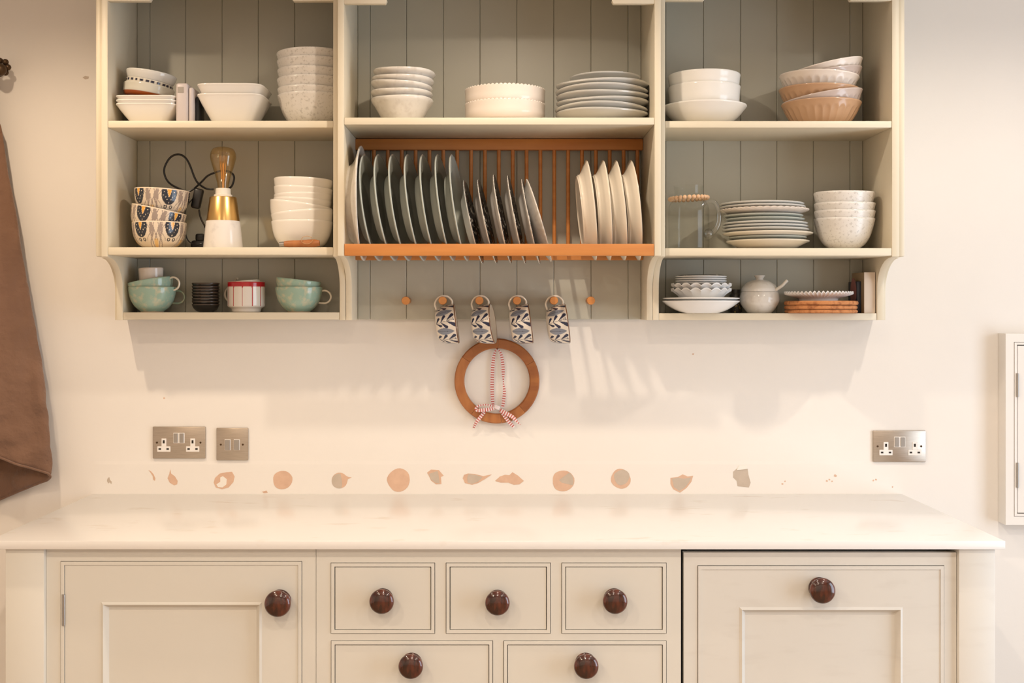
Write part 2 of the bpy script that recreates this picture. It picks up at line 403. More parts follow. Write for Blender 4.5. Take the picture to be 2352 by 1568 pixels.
# pegs in the middle unit's boarded back
YP = -0.098
for px in (931.5, 1016.5, 1101, 1187.5, 1272.5, 1357.5):
    x, z = X(px, YP), Z(690, YP); r = S(9.6, YP)
    b = lathe([(0, 0), (r * .8, 0), (r * .8, .06), (r, .066), (r, .078), (r * .9, .0805), (0, .0808)], 28)
    bmesh.ops.rotate(b, verts=b.verts, matrix=Matrix.Rotation(PI / 2, 3, 'X'))
    bmesh.ops.translate(b, verts=b.verts, vec=(x, YB + .0008, z))
    part('peg', b, M['hot'], U2)

# ------------------------------------------------------------------ plate rack
YR = -0.066
t = thing('plate_rack', 'orange-brown beech plate rack fixed under the middle shelf', 'plate rack', (0, YR, Z(597, YR)))
part('front_rail', box(xc1 + .0005, xd0 - .0005, YC + .0008, YC + .022, Z(587, YC), Z(559.5, YC), 0.002), M['hot'], t)
part('top_rail', box(X(816, YR), X(1477, YR), YR, YR + .022, Z(344, YR), Z(318.5, YR), 0.002), M['hot'], t)
part('bottom_rail', box(X(816, YR), X(1477, YR), YR, YR + .022, Z(597, YR), Z(571, YR), 0.002), M['hot'], t)
for k in range(-1, 20):
    x = X(859 + 31.85 * k, YR + .011)
    if k == -1: x = X(828, YR + .011)
    part('dowel', tube([(x, YR + .011, Z(571.5, YR)), (x, YR + .011, Z(344, YR))], .0052, 12), M['hot'], t)

zc_ = (Z(587, YC) + Z(559.5, YC)) / 2
for k in range(0, 20):
    x = X(859 + 31.85 * k, YR + .011)
    part('cross_bar', tube([(x, YC + .0222, zc_), (x, YR - .0002, zc_)], .0052, 12), M['hot'], t)

# ------------------------------------------------------------------ dishes
ORD = ['bottom', 'second', 'third', 'fourth', 'fifth', 'sixth', 'seventh', 'eighth', 'ninth', 'tenth', 'eleventh']
def place_word(i, n):
    if n == 1: return ''
    if i == 0: return 'bottom'
    if i == n - 1: return 'top'
    return ORD[i] + ' from bottom'
MESH = {}
def dish_mesh(key, prof, mt, seg=64, rfun=None, cfun=None):
    k = (key, mt.name, tuple((round(a, 5), round(b, 5)) for a, b in prof), seg)
    if k not in MESH: MESH[k] = mesh_of(lathe(prof, seg, rfun, cfun), key, mt, sharp=50)
    return MESH[k]
def dish(name, label, cat, group, prof, mt, loc, rot=(0, 0, 0), seg=64, rfun=None, key=None, cfun=None):
    o = link(name, dish_mesh(key or name, prof, mt, seg, rfun, cfun), None, loc, rot)
    return tagp(o, label, cat, group)
SHAPES = {
    'tub2': [(.60, 0), (.68, .05), (.87, .22), (.955, .5), (.98, .78), (1, 1)],
    'bowl3': [(.42, 0), (.47, .04), (.68, .19), (.83, .43), (.925, .71), (1, 1)],
    'bowl2': [(.44, 0), (.49, .04), (.74, .19), (.885, .44), (.955, .70), (1, 1)],   # outer curve, fractions of (R, h), foot first
    'round': [(.46, 0), (.50, .05), (.70, .20), (.88, .46), (.97, .76), (1, 1)],
    'deep':  [(.50, 0), (.55, .04), (.80, .22), (.94, .5), (.99, .8), (1, 1)],
    'cone':  [(.52, 0), (.56, .06), (.70, .35), (.86, .70), (.97, .90), (1, 1)],
    'tub':   [(.72, 0), (.78, .04), (.92, .18), (.985, .45), (.99, .75), (1, 1)],
    'flare': [(.44, 0), (.50, .05), (.66, .25), (.82, .55), (.93, .82), (1, 1)],
    'square': [(.55, 0), (.58, .05), (.72, .35), (.86, .67), (.96, .92), (1, 1)],
    'plate': [(.60, 0), (.64, .12), (.72, .36), (.80, .55), (.90, .78), (1, 1)],
    'soup':  [(.50, 0), (.56, .08), (.70, .30), (.80, .55), (.90, .80), (1, 1)],
    'dishy': [(.58, 0), (.63, .06), (.76, .28), (.88, .60), (.96, .88), (1, 1)],
}
def prof(shape, R, h, t, n=5): return shell([(a * R, c * h) for a, c in SHAPES[shape]], t, n=n)
def zrim(py, yc, R): return Z(py, yc - R * 0.92)
def stack(name, what, where, cat, group, pxc, rpx, yc, zs, rims, shape, mts, h=None, t=.0035, tilts=None, dx=None, drs=None, rfun=None, seg=64, labels=None, shapes=None, hs=None, cfun=None, n=5, rotz=None):
    """bowls or plates piled on a shelf at height zs; rims = pixel heights of the near rims, bottom first"""
    N = len(rims); zb_prev = zs
    for i, py in enumerate(rims):
        r = rpx + (drs[i] if drs else 0)
        R = S(r, yc); zr = zrim(py, yc, R)
        hh = (zr - zs) if i == 0 else ((hs[i] if hs else None) or h or h0)
        if i == 0: h0 = hh; base = zs
        else: base = max(zr - hh, zb_prev + t * 0.9)
        zb_prev = base
        sh = shapes[i] if shapes else shape
        m_ = mts[i % len(mts)] if isinstance(mts, (list, tuple)) else mts
        tl = math.radians(tilts[i]) if tilts else 0
        x = X(pxc + (dx[i] if dx else 0), yc)
        # tilt about the rim centre
        off = Vector((0, 0, hh)); off2 = Matrix.Rotation(tl, 3, 'Y') @ off
        loc = Vector((x, yc, base)) + (off - off2 if tl else Vector((0, 0, 0)))
        lab = labels[i] if labels else ('%s %s' % (what, where)) if N == 1 else '%s, %s in %s' % (what, place_word(i, N), where)
        rf = (lambda R_, h_: (lambda th, a, z: rfun(th, a, z, R_, h_)))(R, hh) if rfun else None
        o = dish(name, lab, cat, group, prof(sh, R, hh, t, n), m_, loc, (0, tl, rotz[i] if rotz else 0), seg, rf, key=name + sh, cfun=cfun)
        yield_list.append(o)
yield_list = []
def sq(nn): 
    return lambda th, r, z, R, h: (r / (abs(math.cos(th)) ** nn + abs(math.sin(th)) ** nn) ** (1 / nn), z)

# --- cabinet with lamp, upper shelf
stack('square_dish', 'cream square dish', 'pile beside pale plastic device', 'dish', 'square dishes under the round bowls', 352, 70, -.155, ZS1,
      [239, 230.5, 221], 'square', M['white'], t=.0035, rfun=sq(7), seg=96)
def free(name, label, cat, group, pxc, rpx, yc, py, h, shape, mt, tilt=0.0, t=.0035, rfun=None, seg=64, cfun=None, n=5, rotz=0.0):
    """one dish placed by the pixel height of its near rim"""
    R = S(rpx, yc); zr = zrim(py, yc, R); tl = math.radians(tilt)
    off = Matrix.Rotation(tl, 3, 'Y') @ Vector((0, 0, h))
    pf = prof(shape, R, h, t, n)
    rf = (lambda th, a, z: rfun(th, a, z, R, h)) if rfun else None
    cf = (lambda th, i: cfun(th, i, pf, R, h)) if cfun else None
    return dish(name, label, cat, group, pf, mt, Vector((X(pxc, yc), yc, zr)) - off, (0, tl, rotz), seg, rf, key=name + label, cfun=cf)
def outer_index(pf): return max(range(len(pf)), key=lambda i: pf[i][0] + pf[i][1])
def c_rust(th, i, pf, R, h): return (.27, .06, .01) if i <= outer_index(pf) and pf[i][1] < h * .42 else (.56, .54, .47)
def c_dots(th, i, pf, R, h):
    q = (th * 26 / (2 * PI)) % 1
    return (.02, .02, .04) if h * .80 < pf[i][1] < h * .97 and q < .62 else (.62, .58, .50)
G = 'round bowls lying on the square dishes'
free('bowl', 'pale bowl with rust-brown underside, lowest round bowl on square dishes', 'bowl', G, 343, 57, -.155, 190, .036, 'tub', M['col'], 8.5, cfun=c_rust)
free('bowl', 'bowl with navy dots under its rim, between two pale bowls', 'bowl', G, 344, 53, -.155, 181, .030, 'tub', M['col'], 10, seg=120, cfun=c_dots)
free('bowl', 'plain pale grey bowl, topmost on square dishes', 'bowl', G, 348, 57, -.155, 160, .040, 'round', M['grey_pl'], 8)
# pale plastic device
gy = -.225
t = thing('plastic_device', 'slim pale grey plastic device standing between square dishes', 'device', (X(422, gy), gy, ZS1))
x0, x1 = X(403.5, gy), X(431, gy); zt_ = Z(190, gy)
part('body', box(x0, x1, gy, gy + .10, ZS1, zt_, .006, 3), M['dim'], t)
part('cover', box(x1 + .0006, X(443, gy), gy + .004, gy + .098, ZS1, zt_ - .010, .006, 3), M['dim'], t)
part('display', box(X(408, gy), X(422, gy), gy - .0006, gy + .001, Z(213, gy), Z(199.5, gy)), M['switch'], t)
part('foot', box(X(443.5, gy), X(452, gy), gy + .02, gy + .08, ZS1, ZS1 + .07, .004), M['blacka'], t)
stack('square_bowl', 'large cream square bowl', 'pair between plastic device and speckled bowls', 'bowl', 'pair of large square bowls', 540, 75.3, -.145, ZS1,
      [217, 194], 'square', M['white'], t=.004, rfun=sq(6), seg=96)
stack('speckled_bowl', 'tall grey-white speckled bowl', 'stack against the cabinet side', 'bowl', 'speckled bowls beside the square bowls', 717, 79, -.125, ZS1,
      [211, 196, 172.5, 152, 129, 110], 'bowl3', M['speck'], t=.004, tilts=[0, 1, 0, 1, 0, -1], dx=[0, 0, -1, 0, -1, -2])
# --- cabinet with lamp, middle shelf: printed bowls
NAVY, GREY, YEL, CRM = (.025, .028, .04), (.33, .26, .22), (.80, .40, .07), (.72, .60, .46)
def c_ikat(th, i, pf, R, h):
    oi = outer_index(pf); z = pf[i][1] / h
    if i > oi or z > .97: return CRM
    P = 2 * PI / 5; a = ((th + c_ikat.ph) % P) - P / 2         # motif centre at 0
    u = a * R * 1000; v = (1 - z) * h * 1000                 # millimetres, v down from the rim
    hw = 20 * math.sqrt(max(0, 1 - (max(v - 12, 0) / 29) ** 2)) - max(0, 8 - v) * .35
    if v < 41 and abs(u) < hw:
        yw = 5.2 * max(0, 1 - (v / 21) ** 1.6)
        if abs(u) < yw: return YEL
        if abs(u) < yw + 1.0 and v < 21: return CRM
        for du, dv in ((9, 21), (13, 8), (5, 27), (0, 35), (15, 17)):
            if (abs(u) - du) ** 2 + (v - dv) ** 2 < 1.7: return CRM
        return NAVY
    for du in (8,):
        d = math.hypot(abs(u) - du, v - 46)
        if 2.2 < d < 5.0 and v > 42: return NAVY
    half = P / 2 * R * 1000; q = half - abs(u)                # distance from the gap's middle
    for base, slope in ((6, .35), (15, -.15)):
        if abs(q - base - slope * (v - 22) * (1 if v > 22 else -1)) < 2.6 - (1.2 if v > 30 else 0): return GREY
    if abs(v - 20) < 6 and 4 < q < 18: return GREY
    for c0, am, ph_ in ((4, 3, 0), (12, 5, .8), (20, 6, 1.6)):
        if v < 48 and abs(q - c0 - am * math.sin(v * .13 + ph_)) < 1.1: return GREY
    if q < 6 and v > 44: return (.78, .50, .20)
    return CRM
def ikat(label, pxc, rpx, py, h, tilt, ph):
    c_ikat.ph = ph
    return free('patterned_bowl', label, 'bowl', 'navy and yellow printed bowls', pxc, rpx, -.15, py, h, 'deep', M['col'], tilt, .003, seg=300, cfun=c_ikat, n=12)
hb = zrim(508, -.15, S(61, -.15)) - ZM1
PH = PI / 2 + PI / 5
ikat('navy and yellow printed bowl, bottom of its pile', 366, 61, 508, hb, 0, PH + math.radians(27))
ikat('navy and yellow printed bowl, tilted middle one of its pile', 366, 62, 476, hb, 11.5, PH + math.radians(17))
ikat('navy and yellow printed bowl, top of its pile', 373, 62, 431.5, hb, 3, PH - math.radians(31))
# lamp
ly = -.165; lx = X(512.5, ly)
t = thing('table_lamp', 'small lamp with marble and brass cone base and amber bulb', 'lamp', (lx, ly, ZM1))
def lz(py): return Z(py, ly) - ZM1
def lathe_part(name, pr, m_, par, seg=48): return link(name, mesh_of(lathe(pr, seg), name, m_), par)
z1 = lz(508); z2 = lz(453); z3 = lz(433)
lathe_part('marble_base', [(0, 0), (S(44, ly), 0), (S(45, ly), .003), (S(38.5, ly), z1), (0, z1)], M['marble'], t)
lathe_part('brass_collar', [(0, z1 + .0002), (S(37.5, ly), z1 + .0002), (S(30.5, ly), z2 - .002), (S(29.5, ly), z2), (0, z2)], M['brass'], t)
lathe_part('bulb_holder', [(0, z2 + .0002), (S(21, ly), z2 + .0002), (S(21, ly), z2 + .006), (S(17.5, ly), z2 + .008), (S(17, ly), z3 - .001), (S(16, ly), z3), (0, z3)], M['porc'], t)
bp = [(v[0], v[1]) for v in cr([(S(12, ly), z3 + .0003, 0), (S(14, ly), lz(420), 0), (S(19, ly), lz(400), 0), (S(27, ly), lz(374), 0), (S(29.5, ly), lz(357), 0), (S(24, ly), lz(343), 0), (S(11, ly), lz(338), 0), (0, lz(337), 0)], 5)]
bulb = lathe_part('bulb', [(0, z3 + .0003)] + bp[:-1] + [(0, lz(337))] + [(max(r - .001, 0.0), z - (.001 if r < .02 and z > lz(350) else 0)) for r, z in reversed(bp[:-1])] + [(0, z3 + .0013)], M['amber'], t)
fb = bmesh.new()
for k in range(6):
    a = k * PI / 3; r0, r1 = .004, .009
    tube([(r0 * math.cos(a), r0 * math.sin(a), lz(412)), (r1 * math.cos(a), r1 * math.sin(a), lz(358))], .0006, 6, fb)
tube([(0, 0, z3 + .002), (0, 0, lz(375))], .0022, 8, fb)
link('filament', mesh_of(fb, 'filament', M['fil']), bulb)
# lamp flex
def zp(px, py, y): return (X(px, y), y, Z(py, y))
def z2p(pts, y, s=3.563, ox=210, oy=310): return [zp(ox + a / s, oy + c / s, y if isinstance(y, float) else y[i]) for i, (a, c) in enumerate(pts)]
P1 = z2p([(1000, 445), (940, 438), (880, 400), (845, 350), (800, 235), (760, 178), (705, 158), (645, 185), (600, 260), (600, 330), (640, 395), (720, 440), (790, 462), (840, 440)], -.10)
P2 = z2p([(840, 440), (900, 385), (950, 335), (1005, 310), (1080, 290), (1145, 310), (1168, 350), (1150, 415), (1120, 440)], -.085)
b = tube(cr(P1, 6), .0027, 8); tube(cr(P2, 6), .0027, 8, b)
fl = part('flex', b, M['blacka'], t)
P3 = z2p([(880, 610), (895, 680), (930, 750), (950, 800), (930, 850)], -.115)
tube_b = tube(cr(P3, 6), .0024, 8)
P4 = z2p([(830, 520), (790, 570), (765, 640), (760, 750), (790, 860), (850, 897), (900, 890)], -.118)
tube(cr(P4, 6), .0016, 8, tube_b)
part('flex', tube_b, M['blacka'], t)
sw = box(-.0125, .0125, -.009, .009, -.027, .027, .006, 3)
bmesh.ops.rotate(sw, verts=sw.verts, matrix=Matrix.Rotation(math.radians(12), 3, 'Y') @ Matrix.Rotation(math.radians(0), 3, 'X'))
bmesh.ops.translate(sw, verts=sw.verts, vec=zp(453.5, 456, -.115))
part('flex_switch', sw, M['blacka'], t)
pl = box(-.023, .023, -.018, .018, 0, .026, .008, 2)
box(-.012, .012, -.010, .010, .024, .044, .005, 2, pl)
bmesh.ops.translate(pl, verts=pl.verts, vec=(X(456, -.115), -.095, ZM1 + .0005))
part('plug', pl, M['blacka'], t)
# white bowls beside the lamp
G = 'white bowls beside the lamp'
hb = zrim(505, -.135, S(70, -.135)) - ZM1
for i, (px, r, py, tl) in enumerate([(694, 70, 505, 0), (694, 71, 483, -5), (692, 71, 464, 8), (695, 66, 454, 3), (696, 66, 442, -1), (697, 67, 427, 3), (697, 67, 407, 2)]):
    free('white_bowl', 'plain white bowl, %s in stack beside lamp' % place_word(i, 7), 'bowl', G, px, r, -.135, py, hb if i < 3 else hb * .95, 'bowl2', M['white'], tl)
# wooden handled tool lying in front of them
ty = -.235; a0 = Vector(zp(653, 557, ty)); a1 = Vector(zp(734, 553.5, ty)); a0.z = ZM1 + .0092; a1.z = ZM1 + .0115
t = thing('wooden_handle', 'turned orange wooden handle with thread loop below white bowls', 'tool', (a0.x, ty, ZM1))
pts = [a0.lerp(a1, k / 8) for k in range(9)]
part('grip', tube(pts, [.007, .0085, .009, .009, .0092, .0098, .0102, .010, .007], 16), M['teak2'], t)
part('ferrule', tube([a0 + Vector((-.012, 0, -.001)), a0 + Vector((-.0004, 0, -.0002))], .0068, 14), M['steel'], t)
lp = [(705 + 13 * math.cos(q), 551 + 9 * math.sin(q)) for q in [k * PI / 6 for k in range(12)]]
part('thread', tube(cr([zp(p, q, ty - .0105) for p, q in lp] , 3), .0007, 6), M['thread'], t)
# --- cabinet with lamp, bottom shelf
def cup(name, label, group, pxc, rpx, yc, py, h, tilt, mt, hang, shape='round', hr=.017, hz=.62, hm=None, t_=.003, cfun=None, seg=64, n=5, base=None, footm=None, htube=.0026):
    R = S(rpx, yc); zr = Z(py, yc - R * .9); tl = math.radians(tilt)
    off = Matrix.Rotation(tl, 3, 'Y') @ Vector((0, 0, h))
    loc = Vector((X(pxc, yc), yc, zr)) - off
    if base is not None: loc.z = base
    r = thing(name, label, 'cup', loc, group, (0, tl, 0))
    pf = prof(shape, R, h, t_, n); cf = (lambda th, i: cfun(th, i, pf, R, h)) if cfun else None
    link('body', mesh_of(lathe(pf, seg, None, cf), 'cup_body', mt, sharp=50), r)
    if footm: link('foot_ring', mesh_of(lathe([(R * .30, .0001), (R * .47, -.0001), (R * .485, .003), (R * .44, .004)], 48), 'foot_ring', footm), r)
    if hang is not None:
        a = math.radians(hang); pts = []
        for k in range(13):
            q = -PI * .62 + k / 12 * PI * 1.24
            pts.append((R * .93 + hr * 0.75 + hr * 1.05 * math.cos(q) - .004, h * hz + hr * math.sin(q)))
        pts[0] = (R * .80, pts[0][1]); pts[-1] = (R * .965, pts[-1][1])
        b = tube(cr([(p * math.cos(a), p * math.sin(a), z) for p, z in pts], 3), htube, 10)
        link('handle', mesh_of(b, 'cup_handle', hm or mt), r)
    return r
G = 'mint glazed cups on the shallow shelf'
hc = Z(659, -.14) - ZL1
cup('mint_cup', 'mint cup upright beneath a tilted cup and small white pot', G, 350, 54, -.085, 659, hc, 0, M['mint'], 28, base=ZL1, footm=M['mintfoot'])
cup('mint_cup', 'mint cup tilted in another, carrying small white pot', G, 345, 51, -.085, 643, .052, -10, M['mint'], -12, hm=M['cream_gl'])
b = lathe([(0, 0), (.028, 0), (.031, .003), (.0325, .034), (.031, .036), (.029, .034), (.027, .006), (0, .006)], 48)
o = link('small_pot', mesh_of(b, 'small_pot', M['blush']), None, (X(347.5, -.085), -.085, Z(646, -.085)), (0, math.radians(-2), 0))
tagp(o, 'small plain white pot standing inside tilted mint cup', 'pot')
def c_black(th, i, pf, R, h): return (.06, .042, .03) if pf[i][1] > h * .90 else (.016, .013, .011)  # lighter brown rim paints in the highlight that separates the stacked bowls
for i, py in enumerate([699, 691.5, 685, 678, 671, 664, 657.5, 650]):
    hh = .0215 if i else zrim(699, -.08, S(31.5, -.08)) - ZL1
    free('small_black_bowl', 'small black bowl, %s in stack between mint cups and striped mug' % place_word(i, 8), 'bowl', 'small black bowls', 472.5, 31.5, -.08, py, hh, 'bowl3', M['col'], [0, 1, -1, 1, 0, -1, 1, 0][i], .0022, cfun=c_black)
def c_stripe(th, i, pf, R, h):
    oi = outer_index(pf); z = pf[i][1] / h
    RD, WH = (.42, .010, .016), (.76, .70, .63)
    if i > oi: return WH
    N = 12; q = (th * N / (2 * PI)) % 1; e = abs(q - .5) * 2
    if z > .86 - .055 * (e ** 4): return RD
    if z < .20: return WH
    return RD if e > .935 else WH
hm_ = Z(647, -.13) - ZL1
SHAPES['mug'] = [(.70, 0), (.76, .03), (.80, .12), (.985, .20), (1, .34), (1, .66), (1, 1)]
cup('striped_mug', 'white mug with red stripes and red rim', None, 566, 42.5, -.082, 647, hm_, 0, M['col'], 152, 'mug', hr=.018, hz=.60, hm=M['cream_gl'], cfun=c_stripe, seg=256, n=10, base=ZL1, htube=.003)
cup('cream_cup', 'cream cup nested in red striped mug, handle poking out', None, 562, 36, -.082, 645.5, .045, -6, M['cream_gl'], 128, 'deep', hr=.013, hz=.98, htube=.0024)
G = 'mint glazed cups on the shallow shelf'
cup('mint_cup', 'mint cup upright beside striped mug, under a tilted cup', G, 686.5, 54, -.085, 660, hc, 0, M['mint'], 4, base=ZL1, footm=M['mintfoot'], hm=M['cream_gl'])
cup('mint_cup', 'mint cup tipped inside another next to striped mug', G, 686, 52, -.085, 642, .050, 6.5, M['mint'], 118, hm=M['cream_gl'])

# --- middle cabinet, upper shelf
def wob(a, k): return lambda th, r, z, R, h: (r, z + a * math.sin(k * th + R * 900) * (r / R) ** 3)
stack('white_bowl', 'flared white stoneware bowl', 'stack above the plate rack', 'bowl', 'flared bowls above the plate rack', 926, 71.5, -.16, ZS2,
      [220, 204, 186, 172.5, 155.5], 'cone', M['stonew'], t=.0055, h=.045, tilts=[0, 1, 5, 2, 2], dx=[-2, -3, -3, 0, 3], rfun=wob(.0012, 3))
def beadrim(k, a): return lambda th, r, z, R, h: (r, z + (a * abs(math.cos(k * th / 2)) if z > h * .93 else 0))
stack('beaded_bowl', 'wide cream bowl with beaded rim', 'pair on the middle shelf', 'bowl', 'beaded rim bowls', 1160, 92.5, -.15, ZS2,
      [229, 195], 'tub', M['blush'], t=.0035, rfun=beadrim(60, .003), seg=360)
stack('grey_plate', 'grey-green stoneware plate with uneven rim', 'pile near glass jug cabinet', 'plate', 'grey-green plates piled on the middle shelf', 1382, 105, -.165, ZS2,
      [250, 238.5, 224, 209.5, 195.5, 182], 'plate', M['grey_pl'], t=.0055, h=.020, tilts=[0, .6, -.5, .5, 0, .6], rfun=wob(.0022, 2), seg=96, rotz=[0, .8, 2, 3.1, 4, 5], dx=[0, -1, 1, 2, 0, 1])
free('grey_plate', 'smaller grey-green plate lying on top of the uneven plates', 'plate', None, 1390, 80, -.165, 167.5, .018, 'plate', M['grey_pl'], t=.005)

# --- plates standing in the rack
def rackplate(name, label, group, pt, pb, yc, shape, hh, mt, t=.0042, rfun=None, seg=72, yaw=0.0):
    """pt, pb: pixels of the disc's top and bottom; the face looks towards +x"""
    A, B = Vector(zp(*pt, yc)), Vector(zp(*pb, yc)); c = (A + B) / 2; R = (A - B).length / 2
    up = (A - B).normalized(); beta = math.atan2(up.z, -up.x)            # normal = (sin b, 0, cos b)
    n = Vector((up.z, 0, -up.x)); pf = prof(shape, R, hh, t)
    rf = (lambda th, a, z: rfun(th, a, z, R, hh)) if rfun else None
    me = dish_mesh(name + label, pf, mt, seg, rf) if not isinstance(mt, list) else None
    if me is None:
        bm = lathe(pf, seg, rf); finish(bm, True, 50)
        for f in bm.faces:
            f.material_index = 1 if (f.normal.z > .5 and f.calc_center_median().z > hh * .15) else 0
        me = mesh_of(bm, name, mt, fin=False)
    mz = Matrix.Rotation(math.radians(-yaw), 3, 'Z')
    o = link(name, me, None, c - (mz @ n) * hh, (mz @ Matrix.Rotation(math.atan2(n.x, n.z), 3, 'Y')).to_euler())
    return tagp(o, label, 'plate', group)
SHAPES['rackplate'] = [(.58, 0), (.615, .10), (.665, .52), (.72, .74), (.86, .88), (1, 1)]
SHAPES['platter'] = [(.50, 0), (.56, .08), (.66, .38), (.72, .62), (.84, .82), (1, 1)]
SHAPES['pasta'] = [(.70, 0), (.715, .10), (.73, .13), (.735, .30), (.80, .52), (.88, .70), (1, 1)]
rackplate('serving_bowl', 'large pale serving bowl leaning at the end of the rack', 'large dishes in the rack', (829, 337), (833, 598), -.175, 'platter', .048, M['stonew'], t=.005)
WH = ['first', 'second', 'third', 'fourth', 'fifth', 'sixth', 'seventh']
for i, (tx, bx) in enumerate([(838, 869), (869.5, 904.5), (902, 936.5), (936.5, 971), (971, 1005), (1005, 1039), (1037, 1071)]):
    rackplate('dinner_plate', 'grey-green dinner plate in rack, %s from serving bowl' % WH[i], 'grey-green dinner plates in the rack', (tx, 356.5), (bx, 598.5), -.17, 'rackplate', .024, M['grey_gl'], yaw=5)
scal = lambda th, r, z, R, h: (r * (1 + .008 * math.cos(44 * th) * (r / R) ** 8), z)
SHAPES['sidep'] = [(.56, 0), (.60, .12), (.68, .42), (.78, .66), (.90, .84), (1, 1)]
for i, (tx, ty_, bx, by) in enumerate([(1066, 415, 1107, 604.5), (1098, 414, 1139, 604.5), (1133.5, 403, 1172, 604), (1166, 405, 1205, 604.5), (1198, 413, 1238, 604.5)]):
    rackplate('side_plate', 'small scalloped plate with black pattern, %s from dinner plates' % WH[i], 'black patterned side plates in the rack', (tx, ty_), (bx, by), -.17, 'sidep', .018, [M['white'], M['lace']], t=.0035, rfun=scal, seg=220, yaw=4)
rackplate('side_plate', 'cream scalloped shallow bowl leaning on patterned side plates', 'black patterned side plates in the rack', (1208, 413), (1264.5, 600), -.17, 'soup', .026, M['stonew'], t=.0035, rfun=scal, seg=220)
for i, (tx, bx) in enumerate([(1344, 1366.5), (1382, 1399), (1411, 1433), (1445, 1466.5)]):
    rackplate('pasta_plate', 'deep cream plate in rack, %s after the empty slots' % WH[i], 'deep cream plates in the rack', (tx, 369), (bx, 597.5), -.17, 'pasta', .028, M['cream_gl'], t=.0038)

# --- cabinet with glass jug, upper shelf
free('white_bowl', 'wide flared white bowl under two straight sided bowls', 'bowl', 'white bowls beside fluted bowls', 1617, 97, -.135, 231.5, zrim(231.5, -.135, S(97, -.135)) - ZS3, 'flare', M['white'])
stack('white_bowl', 'straight sided white bowl', 'pair on flared bowl', 'bowl', 'white bowls beside fluted bowls', 1617, 82.5, -.135, zrim(231.5, -.135, S(97, -.135)) - .034,
      [187.5, 160], 'tub2', M['white'], h=.055, t=.004, labels=['straight sided white bowl, lower one of the pair on flared bowl', 'straight sided white bowl, upper one of the pair on flared bowl'])
def flute(th, r, z, R, h):
    N = 28; q = abs(((th * N / (2 * PI)) % 1) - .5) * 2              # 0 mid flute, 1 at ridge
    zf = z / h; top = .76 - .16 * q ** 3
    d = max(0, min(1, (top - zf) / .05)) * max(0, min(1, (zf - .06) / .1))
    return (r * (1 - .028 * d * (1 - q ** 2)), z)
G = 'fluted bowls in a leaning pile'
hf = zrim(225.5, -.14, S(90, -.14)) - ZS3
for lab, px, r, py, tl, m_, hh in [('terracotta fluted bowl, bottom of leaning pile', 1886, 90, 226, 0, 'terra', hf),
        ('mauve fluted bowl lying between two terracotta bowls', 1888, 91, 209, -9, 'mauve', hf),
        ('terracotta fluted bowl, middle of leaning pile', 1881, 91, 193, 1.5, 'terra', hf),
        ('blush white fluted bowl resting on terracotta bowl', 1881, 90, 162, 3, 'blush', hf * .92),
        ('mauve fluted bowl, second from top of leaning pile', 1892, 86, 157, -9, 'mauve', hf * .85),
        ('blush white fluted bowl, top of leaning pile', 1893, 87, 140, -12, 'blush', hf * .85)]:
    free('fluted_bowl', lab, 'bowl', G, px, r, -.14, py, hh, 'dishy', M[m_], tl, .004, flute, 336)

# --- cabinet with glass jug, middle shelf
jy = -.15; jx = X(1582, jy)
t = thing('glass_jug', 'clear glass jug with collar of pale wooden beads', 'jug', (jx, jy, ZM3))
jz = lambda py: Z(py, jy) - ZM3
hb_ = cr([(S(40, jy), 0, 0), (S(46, jy), .004, 0), (S(47, jy), .012, 0), (S(47, jy), jz(500), 0), (S(46, jy), jz(476), 0), (S(40, jy), jz(464), 0), (S(34, jy), jz(457), 0), (S(32.5, jy), jz(448), 0), (S(33, jy), jz(436), 0), (S(35, jy), jz(427), 0)], 5)
o_ = [(v[0], v[1]) for v in hb_]
link('body', mesh_of(lathe([(0, .0002), (o_[0][0] - .004, .0002)] + o_ + [(r - .0018, max(z, .004)) for r, z in reversed(o_)] + [(0, .004)], 72), 'jug_body', M['glass'], sharp=60), t)
hp = [(1612, 474), (1624, 464), (1640, 463), (1650, 482), (1651, 508), (1644, 526), (1634, 534), (1626, 534)]
yy = [-.19, -.19, -.19, -.19, -.19, -.188, -.185, -.183]
pth = cr([zp(a, c, y) for (a, c), y in zip(hp, yy)], 5); m = len(pth)
part('handle', tube(pth, [.0045 + .0028 * min(1, k / m * 1.4) for k in range(m)], 14), M['glassy'], t)
bb = bmesh.new(); bmesh.ops.create_uvsphere(bb, u_segments=20, v_segments=12, radius=S(11.5, -.18))
bmesh.ops.translate(bb, verts=bb.verts, vec=zp(1627, 537, -.186)); part('handle_curl', bb, M['glassy'], t)
for k in range(26):
    a = 2 * PI * k / 26; bb = bmesh.new(); bmesh.ops.create_uvsphere(bb, u_segments=12, v_segments=8, radius=.0056)
    rr = S(43, jy)
    bmesh.ops.translate(bb, verts=bb.verts, vec=(jx + rr * math.cos(a), jy + rr * math.sin(a), Z(455.5, jy) + .002 * math.cos(a)))
    part('bead', bb, M['bead'], t)
G = 'plates piled beside the glass jug'
PL = [(1763, 93, 551, 'cream_gl', .024, 'deep cream plate at bottom of pile beside glass jug'), (1762, 88, 542.5, 'grey_gl', .014, None), (1763, 101, 532, 'cream_gl', .017, None),
      (1758, 97, 523.5, 'grey_pl', .013, None), (1757, 96, 516, 'grey_pl', .013, None), (1756, 96, 509, 'grey_pl', .013, None), (1755, 90, 500, 'grey_gl', .015, None),
      (1752, 90, 491.5, 'grey_gl', .014, None), (1755, 100, 477.5, 'blush', .017, None), (1751, 96, 470, 'grey_pl', .013, None), (1749, 95, 463, 'grey_pl', .013, None)]
CN = {'cream_gl': 'cream', 'grey_gl': 'grey-green', 'grey_pl': 'pale grey', 'blush': 'wide cream scalloped'}
